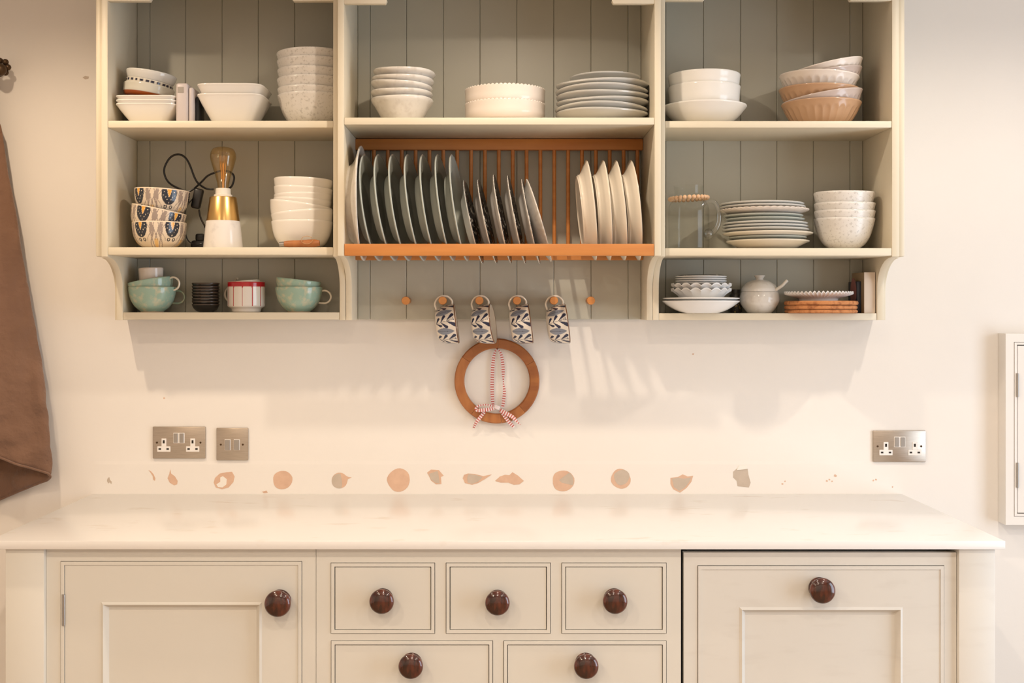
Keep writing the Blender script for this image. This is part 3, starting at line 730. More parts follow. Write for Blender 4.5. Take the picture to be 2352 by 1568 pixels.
for i, (px, r, py, m_, hh, lab) in enumerate(PL):
    free('plate', lab or '%s plate, %s in pile beside glass jug' % (CN[m_], place_word(i, 11)), 'plate', G, px, r, -.138, py, hh if i else zrim(py, -.138, S(r, -.138)) - ZM3, 'plate' if i else 'soup', M[m_], t=.004,
         rfun=beadrim(40, .0015) if m_ == 'blush' else None, seg=240 if m_ == 'blush' else 72)
stack('speckled_bowl', 'grey-white speckled bowl', 'stack beside the piled plates', 'bowl', 'speckled bowls beside the piled plates', 1939, 68.5, -.15, ZM3,
      [500, 482, 464, 438.5], 'bowl3', M['speck'], t=.004, rfun=wob(.0012, 2), dx=[0, 1, 1, 0])

# --- cabinet with glass jug, bottom shelf
by = -.118
free('white_dish', 'wide shallow white bowl carrying a plate and scalloped dishes', 'bowl', None, 1609.5, 88, by, 692, zrim(692, by, S(88, by)) - ZL3, 'flare', M['whiteb'], t=.0035)
free('white_plate', 'flat white plate between shallow bowl and scalloped dishes', 'plate', None, 1610, 87, by, 685.5, .016, 'plate', M['whiteb'], t=.0035)
def scallop(N, a): return lambda th, r, z, R, h: (r, z + a * (abs(math.sin(N * th / 2)) - .5) * max(0, (z / h - .3) / .7) ** 2)
free('scalloped_dish', 'white scalloped dish, lower one of the two', 'dish', 'scalloped dishes', 1610.5, 69, by, 665, .030, 'soup', M['whiteb'], t=.003, rfun=scallop(18, .0055), seg=216)
free('scalloped_dish', 'white scalloped dish, upper one of the two', 'dish', 'scalloped dishes', 1611, 69, by, 653.5, .030, 'soup', M['whiteb'], t=.003, rfun=scallop(18, .0055), seg=216)
for i, py in enumerate([650.5, 645, 639.5, 634.5]):
    free('small_plate', 'small white plate, %s of the four on scalloped dishes' % place_word(i, 4), 'plate', 'small plates on the scalloped dishes', 1610, 58, by, py, .011, 'plate', M['whiteb'], t=.003)
free('small_plate', 'small dark patterned plate crowning the small white plates', 'plate', None, 1610, 52, by, 633, .008, 'plate', M['lace'], t=.003)
py_ = -.082; sx = X(1744.5, py_)
t = thing('sugar_pot', 'off-white lidded sugar pot with spoon', 'pot', (sx, py_, ZL3))
sz = lambda py: Z(py, py_) - ZL3
ob = [(v[0], v[1]) for v in cr([(S(26, py_), 0, 0), (S(33, py_), sz(712), 0), (S(43, py_), sz(697), 0), (S(45, py_), sz(685), 0), (S(43, py_), sz(674), 0), (S(41, py_), sz(669.5), 0)], 5)]
link('body', mesh_of(lathe([(0, .001), (ob[0][0] - .003, 0)] + ob + [(0, sz(669.5))], 56), 'pot_body', M['stonew']), t)
ol = [(v[0], v[1]) for v in cr([(S(42, py_), sz(669), 0), (S(40, py_), sz(661), 0), (S(32, py_), sz(651), 0), (S(20, py_), sz(644.5), 0), (S(10, py_), sz(642.5), 0), (S(8.5, py_), sz(640), 0), (S(12, py_), sz(634), 0), (S(12.5, py_), sz(632.5), 0)], 4)]
link('lid', mesh_of(lathe([(0, sz(669))] + ol + [(0, sz(632))], 56), 'pot_lid', M['stonew']), t)
sp = cr([zp(1779, 667, -.11), zp(1786, 663, -.115), zp(1796, 656, -.12), (zp(1803, 649, -.122)), zp(1808.5, 643.5, -.123)], 4)
part('spoon', tube(sp, [.0042] * (len(sp) - 3) + [.0044, .0045, .0038], 10), M['stonew'], t)
b = lathe([(0, 0), (.014, 0), (.0165, .004), (.0165, .048), (.012, .055), (.0125, .064), (0, .064)], 32)
tagp(link('spice_jar', mesh_of(b, 'spice_jar', M['jar']), None, (X(1690, -.04), -.04, ZL3)), 'small dark patterned jar behind the sugar pot', 'jar')
for i, (p0, p1, px, r) in enumerate([(719, 711.2, 1885.5, 81.5), (710.5, 701.5, 1884.5, 81.5), (700.8, 691, 1885.5, 82.5)]):
    z0 = ZL3 if i == 0 else Z(p0, by); z1_ = Z(p1, by); R = S(r, by)
    b = lathe([(0, z0), (R - .003, z0), (R, z0 + .003), (R, z1_ - .003), (R - .003, z1_), (0, z1_)], 72)
    solo('cork_mat', b, M['cork'], 'round cork mat, %s of three under pearl edged plate' % ['bottom', 'middle', 'top'][i], 'mat', 'round cork mats', (0, 0, 0))
    o = bpy.data.objects[[k for k in bpy.data.objects.keys() if k.startswith('cork_mat')][-1]]
    o.location = (X(px, by), by, 0)
SHAPES['pearl'] = [(.56, 0), (.57, .22), (.60, .34), (.74, .52), (.90, .76), (1, 1)]
free('pearl_plate', 'white plate with pearl edged rim on cork mats', 'plate', None, 1880, 77, by, 672.5, zrim(672.5, by, S(77, by)) - Z(691, by), 'pearl', M['whiteb'], t=.003, rfun=scallop(50, .0045), seg=300)
nx = .949
t = thing('navy_packet', 'slim dark navy packet with pink circle beside cork mats', 'packet', (nx, -.06, ZL3))
part('box', box(nx, nx + .0135, -.100, -.022, ZL3, Z(646, -.1), .001), M['navy'], t)
b = lathe([(0, 0), (.0001, 0), (.026, 0), (.026, .0006), (0, .0006)], 32)
bmesh.ops.scale(b, verts=b.verts, vec=(1.5, 1, 1))
bmesh.ops.rotate(b, verts=b.verts, matrix=Matrix.Rotation(-PI / 2, 3, 'Y'))
bmesh.ops.translate(b, verts=b.verts, vec=(nx - .0002, -.068, Z(672, -.07))); part('print', b, M['pink'], t)
wx = X(1985, -.128)
t = thing('card_box', 'tall cream cardboard box standing against cabinet side', 'box', (wx, -.07, ZL3))
part('spine', box(wx, X(2010, -.128), -.128, -.1272, ZL3, Z(625, -.128)), M['card'], t)
part('carton', box(wx, X(2010, -.128), -.127, -.022, ZL3, Z(625, -.128)), M['cardside'], t)

# ------------------------------------------------------------------ mugs on the pegs
MR, MH = .054, .054
DK, BL, CW, BR = (.018, .024, .06), (.22, .24, .29), (.74, .67, .58), (.16, .07, .03)
def seg_d(u, v, a, c):
    dx, dy = c[0] - a[0], c[1] - a[1]; L2 = dx * dx + dy * dy
    t_ = max(0, min(1, ((u - a[0]) * dx + (v - a[1]) * dy) / L2))
    return math.hypot(u - a[0] - t_ * dx, v - a[1] - t_ * dy), t_
LEAF = [((0, 3), (6, -11), 3.0), ((0, 4), (10, 12), 3.2), ((11, 1), (20, -15), 3.6), ((11, 2), (24, 16), 3.8), ((25, -2), (40, -16), 4.2), ((25, 0), (45, 12), 4.8)]
LINE = [((0, 3.5), (11, 1)), ((11, 1), (25, -1)), ((25, -1), (42, -6)), ((25, -1), (43, -2.5))]
def c_mug(th, i, pf, R, h):
    oi = outer_index(pf); z = pf[i][1]
    if i > oi: return CW
    if z > h * .985: return BR
    P = math.radians(62); front = -PI / 2
    a = math.atan2(math.sin(th - c_mug.f), math.cos(th - c_mug.f))     # angle from the side facing the room
    u = (z / h) * 50 - 3; s_ = R * 1000
    ac = ((a - math.radians(20) + P / 2) % P) - P / 2; v = ac * s_
    q = u / 42.0
    if 0 < q < 1:
        hw = 10.5 * math.sin(PI * q ** .75) ** .8
        if abs(v) < hw:
            if abs(v) < .5 or math.hypot(u - 25, v) < 1.6: return (.07, .075, .10)
            return BL
    v2 = (((a - math.radians(20)) % P) - P / 2) * s_
    for p0, p1, r in LEAF:
        d, t_ = seg_d(u, v2, p0, p1)
        if d < .35 + r * 1.0 * t_ ** .9: return DK
    for p0, p1 in LINE:
        d, t_ = seg_d(u, v2, p0, p1)
        if d < .45: return DK
    for p0 in ((42, -6), (43, -2.5)):
        if math.hypot(u - p0[0], v2 - p0[1]) < 1.5: return DK
    return CW
SHAPES['hangmug'] = [(.56, 0), (.65, .015), (.78, .10), (.88, .28), (.94, .52), (.98, .8), (1, 1)]
# local frame: axis +z; handle on local +x
pf = prof('hangmug', MR, MH, .0032, 14)
MUG = {}
def mug(label, px, yaw, tilt):
    y = -.078
    # world: local z -> +x (opening), local x -> +z (handle up), so local y -> ... right handed
    base = Matrix(((0, 0, 1), (0, -1, 0), (1, 0, 0)))                   # columns: images of local x, y, z
    rot = Matrix.Rotation(math.radians(yaw), 3, 'Z') @ Matrix.Rotation(math.radians(tilt), 3, 'Y') @ base
    c_mug.f = PI / 2                                                   # local +y maps to world -y
    if 'b' not in MUG:
        MUG['b'] = mesh_of(lathe(pf, 320, None, lambda th, i: c_mug(th, i, pf, MR, MH)), 'hanging_mug_body', M['col'], sharp=50)
        hpts = [(MR * .80, .006), (MR + .006, .004), (MR + .020, .014), (MR + .0235, .027), (MR + .020, .041), (MR + .008, .050), (MR * .95, .049)]
        MUG['h'] = mesh_of(tube(cr([(a, 0, c) for a, c in hpts], 5), .0027, 10), 'hanging_mug_handle', M['cream_gl'])
    # handle's inner top rests on the peg
    pegx, pegz = X(px, YP), Z(690, YP); pr = S(9.6, YP) * .8
    inner = rot @ Vector((MR + .0235 - .0027, 0, .0275))
    loc = Vector((pegx, y, pegz + pr + .0005)) - Vector((inner.x, 0, inner.z))
    r = thing('hanging_mug', label, 'mug', loc, 'patterned mugs hanging from pegs'); r.rotation_euler = rot.to_euler()
    link('body', MUG['b'], r); link('handle', MUG['h'], r)
for i, (px, yaw) in enumerate([(1016.5, 0), (1101, -8), (1187.5, 0), (1272.5, 0)]):
    mug(['leaf patterned mug on second peg, next to the bare peg beside mint cups', 'leaf patterned mug turned slightly outward above the wooden ring', 'leaf patterned mug between turned mug and last mug',
         'leaf patterned mug on last used peg, beside the bare peg'][i], px, yaw, -7.5)

# ------------------------------------------------------------------ wooden ring trivet with ribbon
rc = Vector(zp(1141.5, 874.5, -.012)); Ro, Ri = S(97.5, -.012), S(75, -.012)
t = thing('ring_trivet', 'wooden ring trivet hanging on wall by striped ribbon', 'trivet', (rc.x, 0, rc.z))
def arc_seg(a0, a1, m_):
    n = max(4, int(abs(a1 - a0) / 4)); b = bmesh.new(); rows = []
    yb, yf, c_ = -.003, -.019, .003
    sec = [(Ri, yb), (Ri, yf + c_), (Ri + c_, yf), (Ro - c_, yf), (Ro, yf + c_), (Ro, yb)]
    for k in range(n + 1):
        a = math.radians(a0 + (a1 - a0) * k / n)
        rows.append([b.verts.new((rc.x + r * math.cos(a), y, rc.z + r * math.sin(a))) for r, y in sec])
    for p, q in zip(rows, rows[1:]):
        for k in range(6): b.faces.new((p[k], p[(k + 1) % 6], q[(k + 1) % 6], q[k]))
    b.faces.new(rows[0]); b.faces.new(list(reversed(rows[-1])))
    part('segment', b, m_, t)
arc_seg(-47.7, 28, M['teak']); arc_seg(28.3, 88, M['teak']); arc_seg(88.3, 145, M['teak']); arc_seg(145.3, 232, M['teak2']); arc_seg(232.3, 276, M['teak2']); arc_seg(276.3, 312, M['teak2'])
def ribbon(pts, wds, yaws=None):
    """flat band through (x, y, z) points, striped across"""
    P = cr(pts, 8); b = bmesh.new(); L = 0; rows = []; Ls = [0]
    for p, q in zip(P, P[1:]): Ls.append(Ls[-1] + (q - p).length)
    tot = Ls[-1]; n = max(6, int(tot / .00165)); th = .0004
    for k in range(n + 1):
        l = tot * k / n; j = max(i for i in range(len(Ls)) if Ls[i] <= l + 1e-9); j = min(j, len(P) - 2)
        f = (l - Ls[j]) / max(Ls[j + 1] - Ls[j], 1e-9); p = P[j].lerp(P[j + 1], f); d = (P[j + 1] - P[j]).normalized()
        u = k / n * (len(wds) - 1); i0 = min(int(u), len(wds) - 2); wd = wds[i0] + (wds[i0 + 1] - wds[i0]) * (u - i0)
        s = d.cross(Vector((0, 1, 0))).normalized() * wd / 2
        rows.append([b.verts.new(p + s + Vector((0, -th, 0))), b.verts.new(p - s + Vector((0, -th, 0))), b.verts.new(p - s + Vector((0, th, 0))), b.verts.new(p + s + Vector((0, th, 0)))])
    for k, (p, q) in enumerate(zip(rows, rows[1:])):
        for c_ in range(4):
            f = b.faces.new((p[c_], p[(c_ + 1) % 4], q[(c_ + 1) % 4], q[c_])); f.material_index = (k // 2) % 2
    b.faces.new(rows[0]); b.faces.new(list(reversed(rows[-1])))
    return b
rb = lambda pts, y: [zp(1070 + a / 7.127, 780 + c / 7.127, (y[i] if isinstance(y, list) else y)) for i, (a, c) in enumerate(pts)]
RM = [M['ribred'], M['ribwhite']]
part('ribbon', ribbon(rb([(510, 140), (470, 220), (445, 380), (435, 560), (430, 760), (435, 930), (445, 1080)], -.008), [.003, .0085, .0095, .0095, .0095, .0095, .008]), RM, t)
part('ribbon', ribbon(rb([(515, 140), (575, 230), (605, 400), (612, 590), (617, 730), (630, 850), (620, 980), (600, 1110)], -.008), [.003, .0075, .009, .0085, .003, .008, .009, .008]), RM, t)
part('bow_loop', ribbon(rb([(480, 1110), (400, 1135), (290, 1150), (190, 1155), (165, 1130), (200, 1085), (330, 1062), (450, 1090)], [-.0225, -.026, -.029, -.03, -.028, -.025, -.0235, -.0225]), [.009, .0095, .0095, .009, .006, .004, .004, .006]), RM, t)
part('bow_tail', ribbon(rb([(310, 1170), (250, 1250), (180, 1340), (125, 1440)], [-.0225, -.024, -.023, -.015]), [.009, .009, .009, .006]), RM, t)
part('bow_tail', ribbon(rb([(560, 1150), (650, 1200), (760, 1260), (830, 1330), (890, 1390)], [-.0235, -.027, -.029, -.028, -.026]), [.010, .011, .011, .008, .0015]), RM, t)
part('bow_tail', ribbon(rb([(590, 1190), (650, 1270), (720, 1360), (790, 1430)], [-.0225, -.0235, -.022, -.017]), [.009, .0095, .0095, .008]), RM, t)
kb = box(-.008, .008, -.003, .003, -.0055, .0055, .002); bmesh.ops.rotate(kb, verts=kb.verts, matrix=Matrix.Rotation(math.radians(20), 3, 'Y'))
bmesh.ops.translate(kb, verts=kb.verts, vec=zp(1070 + 510 / 7.127, 780 + 1105 / 7.127, -.023)); part('bow_knot', kb, M['ribwhite'], t)
nb = tube([zp(1143, 801, .004), zp(1143, 801.5, -.022)], .0016, 8)
tagp(link('nail', mesh_of(nb, 'nail', M['bronze'])), 'small dark nail holding the ribbon on the wall', 'nail')

# ------------------------------------------------------------------ worktop and base cabinets
YW, YBF = -0.658, -0.635
ZW1, ZW0 = Z(1134.5, 0), 0
ZWT = Z(1134.5, 0.0)
WT = .0185
xw0, xw1 = -1.1235, 1.1045
solo('worktop', box(xw0, xw1, YW, -0.0005, ZWT - WT, ZWT, 0.0015), M['stone'], 'pale marbled stone worktop along the wall', 'worktop', None, (0, -.3, ZWT - WT))
ZU = ZWT - WT - .0004
bx = lambda px: X(px, YBF); bz = lambda py: Z(py, YBF)
PL0 = .10                                               # plinth height
KNOB = None
def knob(parent, px, py, rpx=29):
    global KNOB
    yk = YBF - .034; r = S(rpx, yk); k = r / .0275
    if KNOB is None:
        pr = [(0, 0), (.0225, 0), (.0235, .002), (.0235, .005), (.021, .0075), (.0125, .010), (.0105, .015), (.0125, .019), (.0225, .022), (.0268, .0255), (.0275, .029), (.0262, .0335), (.0215, .0375), (.0125, .0402), (0, .041)]
        ps = [(v[0], v[1]) for v in cr([(a, c, 0) for a, c in pr[1:]], 3)]
        KNOB = mesh_of(lathe([(0, 0)] + ps, 48), 'knob', M['mahog'], sharp=60)
    o = link('knob', KNOB, parent)
    o.location = Vector((X(px, yk), YBF - .0002, Z(py, yk))) - ORG[parent.name]
    o.rotation_euler = (PI / 2, 0, 0); o.scale = (k, k, k)
    o.rotation_mode = 'XYZ'
    return o
def panel_door(parent, x0, x1, z0, z1, px0, px1, pz0, pz1, m_, name='door'):
    """framed door with a sunk panel and a sloped moulding around it"""
    b = bmesh.new(); y = YBF
    box(x0, px0, y, y + .021, z0, z1, bm=b); box(px1, x1, y, y + .021, z0, z1, bm=b)
    box(px0, px1, y, y + .021, pz1, z1, bm=b); box(px0, px1, y, y + .021, z0, pz0, bm=b)
    d = part(name, b, m_, parent, False)
    mb = ring(px0, px1, pz0, pz1, .0055, y + .0001, y + .02, -.0032)
    ring(px0 + .0055, px1 - .0055, pz0 + .0055, pz1 - .0055, .009, y - .0031, y + .02, .0136, mb)
    part('moulding', mb, m_, d, False)
    part('panel', box(px0 + .0143, px1 - .0143, y + .0105, y + .02, pz0 + .0143, pz1 - .0143), m_, d, False)
    return d
def bead(parent, x0, x1, z0, z1, wd, m_):
    b = ring(x0, x1, z0, z1, wd, YBF - .002, YBF + .02)
    bmesh.ops.bevel(b, geom=[e for e in b.edges if all(abs(v.co.y - (YBF - .002)) < 1e-6 for v in e.verts) and e.calc_face_angle(0) > .5], offset=.0012, segments=2, affect='EDGES')
    return part('bead', b, m_, parent, False)
GAP = .0013
def face_frame(parent, x0, x1, openings, m_, z1):
    """solid face with rectangular holes, built from stiles and rails (openings sorted in rows)"""
    b = bmesh.new(); y0, y1 = YBF, YBF + .02
    rows = openings
    ztop = z1
    for (za, zb, cols) in rows:                          # za top, zb bottom
        box(x0, x1, y0, y1, za, ztop, bm=b)
        cx_ = x0
        for (ca, cb) in cols:
            box(cx_, ca, y0, y1, zb, za, bm=b); cx_ = cb
        box(cx_, x1, y0, y1, zb, za, bm=b)
        ztop = zb
    box(x0, x1, y0, y1, PL0, ztop, bm=b)
    return part('face_frame', b, m_, parent, False)
def carcass(parent, x0, x1, m_):
    b = bmesh.new()
    box(x0, x0 + .018, YBF + .021, -.002, PL0, ZU, bm=b); box(x1 - .018, x1, YBF + .021, -.002, PL0, ZU, bm=b)
    box(x0 + .018, x1 - .018, YBF + .021, -.002, PL0, PL0 + .018, bm=b); box(x0 + .018, x1 - .018, -.02, -.002, PL0 + .018, ZU, bm=b)
    part('carcass', b, m_, parent, False)
    part('plinth', box(x0, x1, YBF + .05, YBF + .068, 0, PL0 - .0005), m_, parent, False)
# cupboard
x0, x1 = bx(106.5), bx(725.5)
t = thing('base_cupboard', 'cream base cupboard with one framed door and steel hinge', 'cabinet', ((x0 + x1) / 2, YBF, 0))
oz1, oz0 = bz(1288), PL0 + .035
ox0, ox1 = bx(139), bx(694)
face_frame(t, x0, x1, [(oz1, oz0, [(ox0, ox1)])], M['base'], ZU); carcass(t, x0, x1, M['base'])
bead(t, ox0 + GAP, ox1 - GAP, oz0 + GAP, oz1 - GAP, .0075, M['base'])
dx0, dx1, dz0, dz1 = bx(149.5), bx(684), oz0 + .0105, bz(1298)
d = panel_door(t, dx0, dx1, dz0, dz1, bx(232), bx(602), dz0 + .09, bz(1382), M['base'])
knob(d, 637, 1387, 30.5)
b = tube([(bx(147), YBF - .0028, bz(1435)), (bx(147), YBF - .0028, bz(1364))], .0036, 10)
part('hinge', b, M['steel'], d)
# drawer unit
x0, x1 = bx(726.5), bx(1564)
t = thing('drawer_cabinet', 'cream base cabinet with small and wide drawers', 'cabinet', ((x0 + x1) / 2, YBF, 0))
r1 = (bz(1291.5), bz(1455)); r2 = (bz(1470.5), bz(1470.5) - .20); r3 = (r2[1] - .017, PL0 + .035)
c1 = [(bx(759.5), bx(999.5)), (bx(1024), bx(1265)), (bx(1289.5), bx(1531))]; c2 = [(bx(760), bx(1132.5)), (bx(1156.5), bx(1531))]
c3 = c2
face_frame(t, x0, x1, [(r1[0], r1[1], c1), (r2[0], r2[1], c2), (r3[0], r3[1], c3)], M['base'], ZU); carcass(t, x0, x1, M['base'])
kn = {(0, 0): (876, 1382.5), (0, 1): (1142.5, 1386), (0, 2): (1413.5, 1382.5), (1, 0): (943, 1532), (1, 1): (1347, 1532)}
for ri, (rw, cs) in enumerate(((r1, c1), (r2, c2), (r3, c3))):
    for ci, (a, c) in enumerate(cs):
        bead(t, a + GAP, c - GAP, rw[1] + GAP, rw[0] - GAP, .0072, M['base'])
        q0, q1, w0, w1 = a + .0100, c - .0100, rw[1] + .0095, rw[0] - .0106
        if ri == 0:
            d = part('drawer', box(q0, q1, YBF, YBF + .021, w0, w1, .001), M['base'], t, False)
        else:
            d = panel_door(t, q0, q1, w0, w1, q0 + .085, q1 - .085, w0 + .04, w1 - .083, M['base'], 'drawer')
        if (ri, ci) in kn: knob(d, *kn[(ri, ci)], 28.5)
        else: knob(d, 943 if ci == 0 else 1347, 1532 + 270, 28.5)
# appliance cabinet with a single tall front
x0, x1 = bx(1570.5), bx(2196.5)
t = thing('appliance_cabinet', 'worn cream appliance cabinet front with dark gap above', 'cabinet', ((x0 + x1) / 2, YBF, 0))
ztp = bz(1268.5)
oz1, oz0 = bz(1298), PL0 + .035; ox0, ox1 = bx(1602), bx(2169)
face_frame(t, x0, x1, [(oz1, oz0, [(ox0, ox1)])], M['basew'], ztp)
bead(t, ox0 + GAP, ox1 - GAP, oz0 + GAP, oz1 - GAP, .0075, M['basew'])
d = panel_door(t, bx(1611.5), bx(2159.5), oz0 + .0105, bz(1306.5), bx(1698), bx(2073.5), oz0 + .10, bz(1393.5), M['basew'])
knob(d, 1890.5, 1357.5, 29.5)
part('plinth', box(x0, x1, YBF + .05, YBF + .068, 0, PL0 - .0005), M['basew'], t, False)
part('appliance_body', box(x0 + .012, x1 - .012, YBF + .028, -.03, PL0, ZU - .004), M['blacka'], t, False)
# end posts
YPO = YBF - .012
for lab, a, c, m_ in (('square cream end post beside the cupboard', 12.5, 105.5, 'base'), ('square worn cream end post beside appliance cabinet', 2201, 2286, 'basew')):
    xa, xb = X(a, YPO), X(c, YPO)
    if a < 1000: xb = bx(106.5) - .0006
    else: xa = bx(2196.5) + .0012
    xo = xa if a < 1000 else xb
    pt = thing('end_post', lab, 'post', ((xa + xb) / 2, YBF, 0))
    part('post', box(xa, xb, YPO, YBF + .06, 0, ZU, .0015), M[m_], pt)
    sgn = 1 if a < 1000 else -1
    e0, e1 = sorted((xo + sgn * .002, xo + sgn * .020))
    part('end_panel', box(e0, e1, YBF + .0605, -.0008, 0, ZU), M[m_], pt)

# ------------------------------------------------------------------ sockets and switch
def plate_box(px0, px1, py0, py1, tilt=0.0):
    return box(X(px0, 0), X(px1, 0), -.0065, -.0003, Z(py1, 0), Z(py0, 0), .0018, 2)
def pin_t(cx, cz, s):
    """the white inset around one outlet: upright and crossbar in one piece"""
    b = bmesh.new()
    box(cx - 5.6 * s, cx + 5.6 * s, -.0078, -.006, cz - 1 * s, cz + 17 * s, .0008, 1, b)
    box(cx - 15.2 * s, cx + 15.2 * s, -.0079, -.006, cz - 13.5 * s, cz - 1 * s, .0008, 1, b)
    return b
def socket(label, px0, px1, py0, py1, lx, rx, sy, cyp):
    t = thing('double_socket', label, 'socket', (X((px0 + px1) / 2, 0), 0, Z(py1, 0)))
    part('faceplate', plate_box(px0, px1, py0, py1), M['nickel'], t)
    s = 1 / F * DW
    for c in (lx, rx):
        o = part('outlet', pin_t(X(c, 0), Z(cyp, 0), s), M['plastic'], t)
        for dx, dz, w_, h_ in ((0, 9.5, 2.2, 3.6), (-9, -7, 2.8, 1.9), (9, -7, 2.8, 1.9)):
            part('pin_hole', box(X(c + dx, 0) - w_ * s, X(c + dx, 0) + w_ * s, -.0083, -.0075, Z(cyp - dz, 0) - h_ * s, Z(cyp - dz, 0) + h_ * s), M['hole'], o)
    mid = (px0 + px1) / 2
    f = part('switch_surround', box(X(mid - 13, 0), X(mid + 13, 0), -.0075, -.006, Z(sy + 12, 0), Z(sy - 12, 0), .0006, 1), M['plastic'], t)
    for k in (-1, 1):
        part('rocker', box(X(mid + 6.8 * k - 4.8, 0), X(mid + 6.8 * k + 4.8, 0), -.0098, -.0074, Z(sy + 10.5, 0), Z(sy - 10.5, 0), .0008, 1), M['switch'], f)
    for k in (px0 + 10, px1 - 11):
        b = lathe([(0, 0), (.0028, 0), (.0028, .0008), (0, .001)], 16)
        bmesh.ops.rotate(b, verts=b.verts, matrix=Matrix.Rotation(PI / 2, 3, 'X')); bmesh.ops.translate(b, verts=b.verts, vec=(X(k, 0), -.0064, Z((py0 + py1) / 2, 0)))
        part('screw', b, M['bronze'], t)
socket('brushed metal double socket next to the square switch plate', 352, 473, 979, 1052, 378, 444, 1005, 1023)
socket('brushed metal double socket standing alone below glass jug cabinet', 2004, 2125, 988, 1060, 2033, 2099, 1014, 1031)
t = thing('switch_plate', 'square brushed metal switch plate with two rockers', 'switch', (X(534.5, 0), 0, Z(1056, 0)))
part('faceplate', plate_box(498, 571, 982, 1056), M['nickel'], t)
for c in (524, 545):
    f = part('switch_surround', box(X(c - 7, 0), X(c + 7, 0), -.0073, -.006, Z(1033, 0), Z(1008, 0), .0006, 1), M['plastic'], t)
    part('rocker', box(X(c - 6, 0), X(c + 6, 0), -.0098, -.0072, Z(1032, 0), Z(1009, 0), .0008, 1), M['switch'], f)
for c in (508.5, 559):
    b = lathe([(0, 0), (.0028, 0), (.0028, .0008), (0, .001)], 16)
    bmesh.ops.rotate(b, verts=b.verts, matrix=Matrix.Rotation(PI / 2, 3, 'X')); bmesh.ops.translate(b, verts=b.verts, vec=(X(c, 0), -.0064, Z(1020, 0)))
    part('screw', b, M['bronze'], t)

# ------------------------------------------------------------------ damaged plaster above the worktop
def poly(name, pts, m_, y0, parent=wall):
    q = [(X(a, 0), Z(c, 0)) for a, c in pts]
    return part(name, prism(q, 'y', -y0, -.00005), m_, parent, False)
def circ(cx_, cy_, r, wob_=.05, n=26):
    rnd = random.Random(int(cx_)); ph = rnd.random() * 6
    return [(cx_ + r * (1 + wob_ * math.sin(3 * a + ph) + rnd.uniform(-.015, .015)) * math.cos(a), cy_ + r * (1 + wob_ * math.sin(2 * a + ph)) * math.sin(a)) for a in [2 * PI * k / n for k in range(n)]]
def half(cx_, cy_, r, a0, a1, n=14): return [(cx_ + r * math.cos(math.radians(a0 + (a1 - a0) * k / n)), cy_ + r * math.sin(math.radians(a0 + (a1 - a0) * k / n))) for k in range(n + 1)]
S1, S2 = .0006, .0009
poly('plaster_patch', [(247, 1099), (251, 1095), (253, 1102), (257, 1106), (256, 1111), (252, 1107), (249, 1110), (246, 1104)], M['paper'], S1)
poly('plaster_patch', [(341, 1079), (347, 1082), (353, 1089), (357, 1098), (356, 1104), (352, 1101), (351, 1093), (346, 1085)], M['skim'], S1)
poly('plaster_patch', [(391, 1077), (393, 1087), (402, 1094), (408, 1104), (407, 1112), (400, 1114), (390, 1108), (385, 1098), (389, 1088)], M['skim'], S1)
p = poly('plaster_patch', [(491, 1108), (494, 1097), (505, 1087), (520, 1084), (533, 1083), (539, 1094), (536, 1107), (525, 1119), (510, 1123), (496, 1119)], M['skim'], S1)
poly('filler_mark', [(497, 1112), (506, 1106), (506, 1096), (512, 1093), (521, 1100), (520, 1112), (511, 1119), (501, 1118)], M['filler'], S2, p)
poly('plaster_patch', circ(649, 1102, 22), M['skim'], S1)
poly('plaster_patch', [(602, 1129), (612, 1126), (615, 1131), (606, 1132)], M['skim'], S1)
p = poly('plaster_patch', half(780, 1103, 18, 20, 320, 20) + [(800, 1095), (808, 1096), (799, 1100)], M['skim'], S1)
poly('bare_board', half(779, 1104, 17, 70, 280, 14) + [(784, 1096), (786, 1110)], M['paper'], S2, p)
poly('plaster_patch', circ(916, 1102, 26), M['skim'], S1)
p = poly('plaster_patch', [(981, 1085), (990, 1078), (1008, 1079), (1019, 1092), (1013, 1095), (1014, 1111), (1002, 1112), (990, 1103), (985, 1092)], M['skim'], S1)
poly('bare_board', [(985, 1088), (1005, 1081), (1008, 1094), (1010, 1110), (1000, 1108), (990, 1101)], M['paper'], S2, p)
p = poly('plaster_patch', [(1063, 1098), (1066, 1090), (1075, 1087), (1090, 1088), (1110, 1093), (1130, 1089), (1112, 1101), (1098, 1109), (1084, 1113), (1068, 1109)], M['skim'], S1)
poly('bare_board', [(1073, 1097), (1076, 1088), (1092, 1090), (1108, 1095), (1098, 1106), (1084, 1111), (1074, 1108)], M['paper'], S2, p)
poly('plaster_patch', [(1137, 1104), (1148, 1094), (1160, 1090), (1170, 1091), (1177, 1084), (1190, 1092), (1203, 1104), (1193, 1112), (1180, 1113), (1168, 1108), (1150, 1108)], M['skim'], S1)
p = poly('plaster_patch', circ(1293.5, 1104, 25), M['skim'], S1)
poly('bare_board', half(1294, 1104, 23.5, -55, 25, 10) + [(1290, 1108), (1284, 1102)], M['paper'], S2, p)
p = poly('plaster_patch', circ(1426, 1099, 22.5), M['skim'], S1)
poly('bare_board', circ(1428, 1096, 17.5, .08), M['paper'], S2, p)
p = poly('plaster_patch', [(1540, 1097), (1557, 1095), (1568, 1089), (1580, 1094), (1592, 1092), (1588, 1106), (1577, 1120), (1562, 1131), (1546, 1123), (1540, 1111)], M['skim'], S1)
poly('bare_board', [(1543, 1099), (1558, 1096), (1569, 1099), (1587, 1096), (1582, 1108), (1572, 1120), (1560, 1127), (1548, 1118)], M['paper'], S2, p)
p = poly('plaster_patch', [(1684, 1083), (1692, 1076), (1717, 1075), (1719, 1090), (1724, 1108), (1720, 1119), (1694, 1116), (1692, 1104), (1684, 1096)], M['paper'], S1)
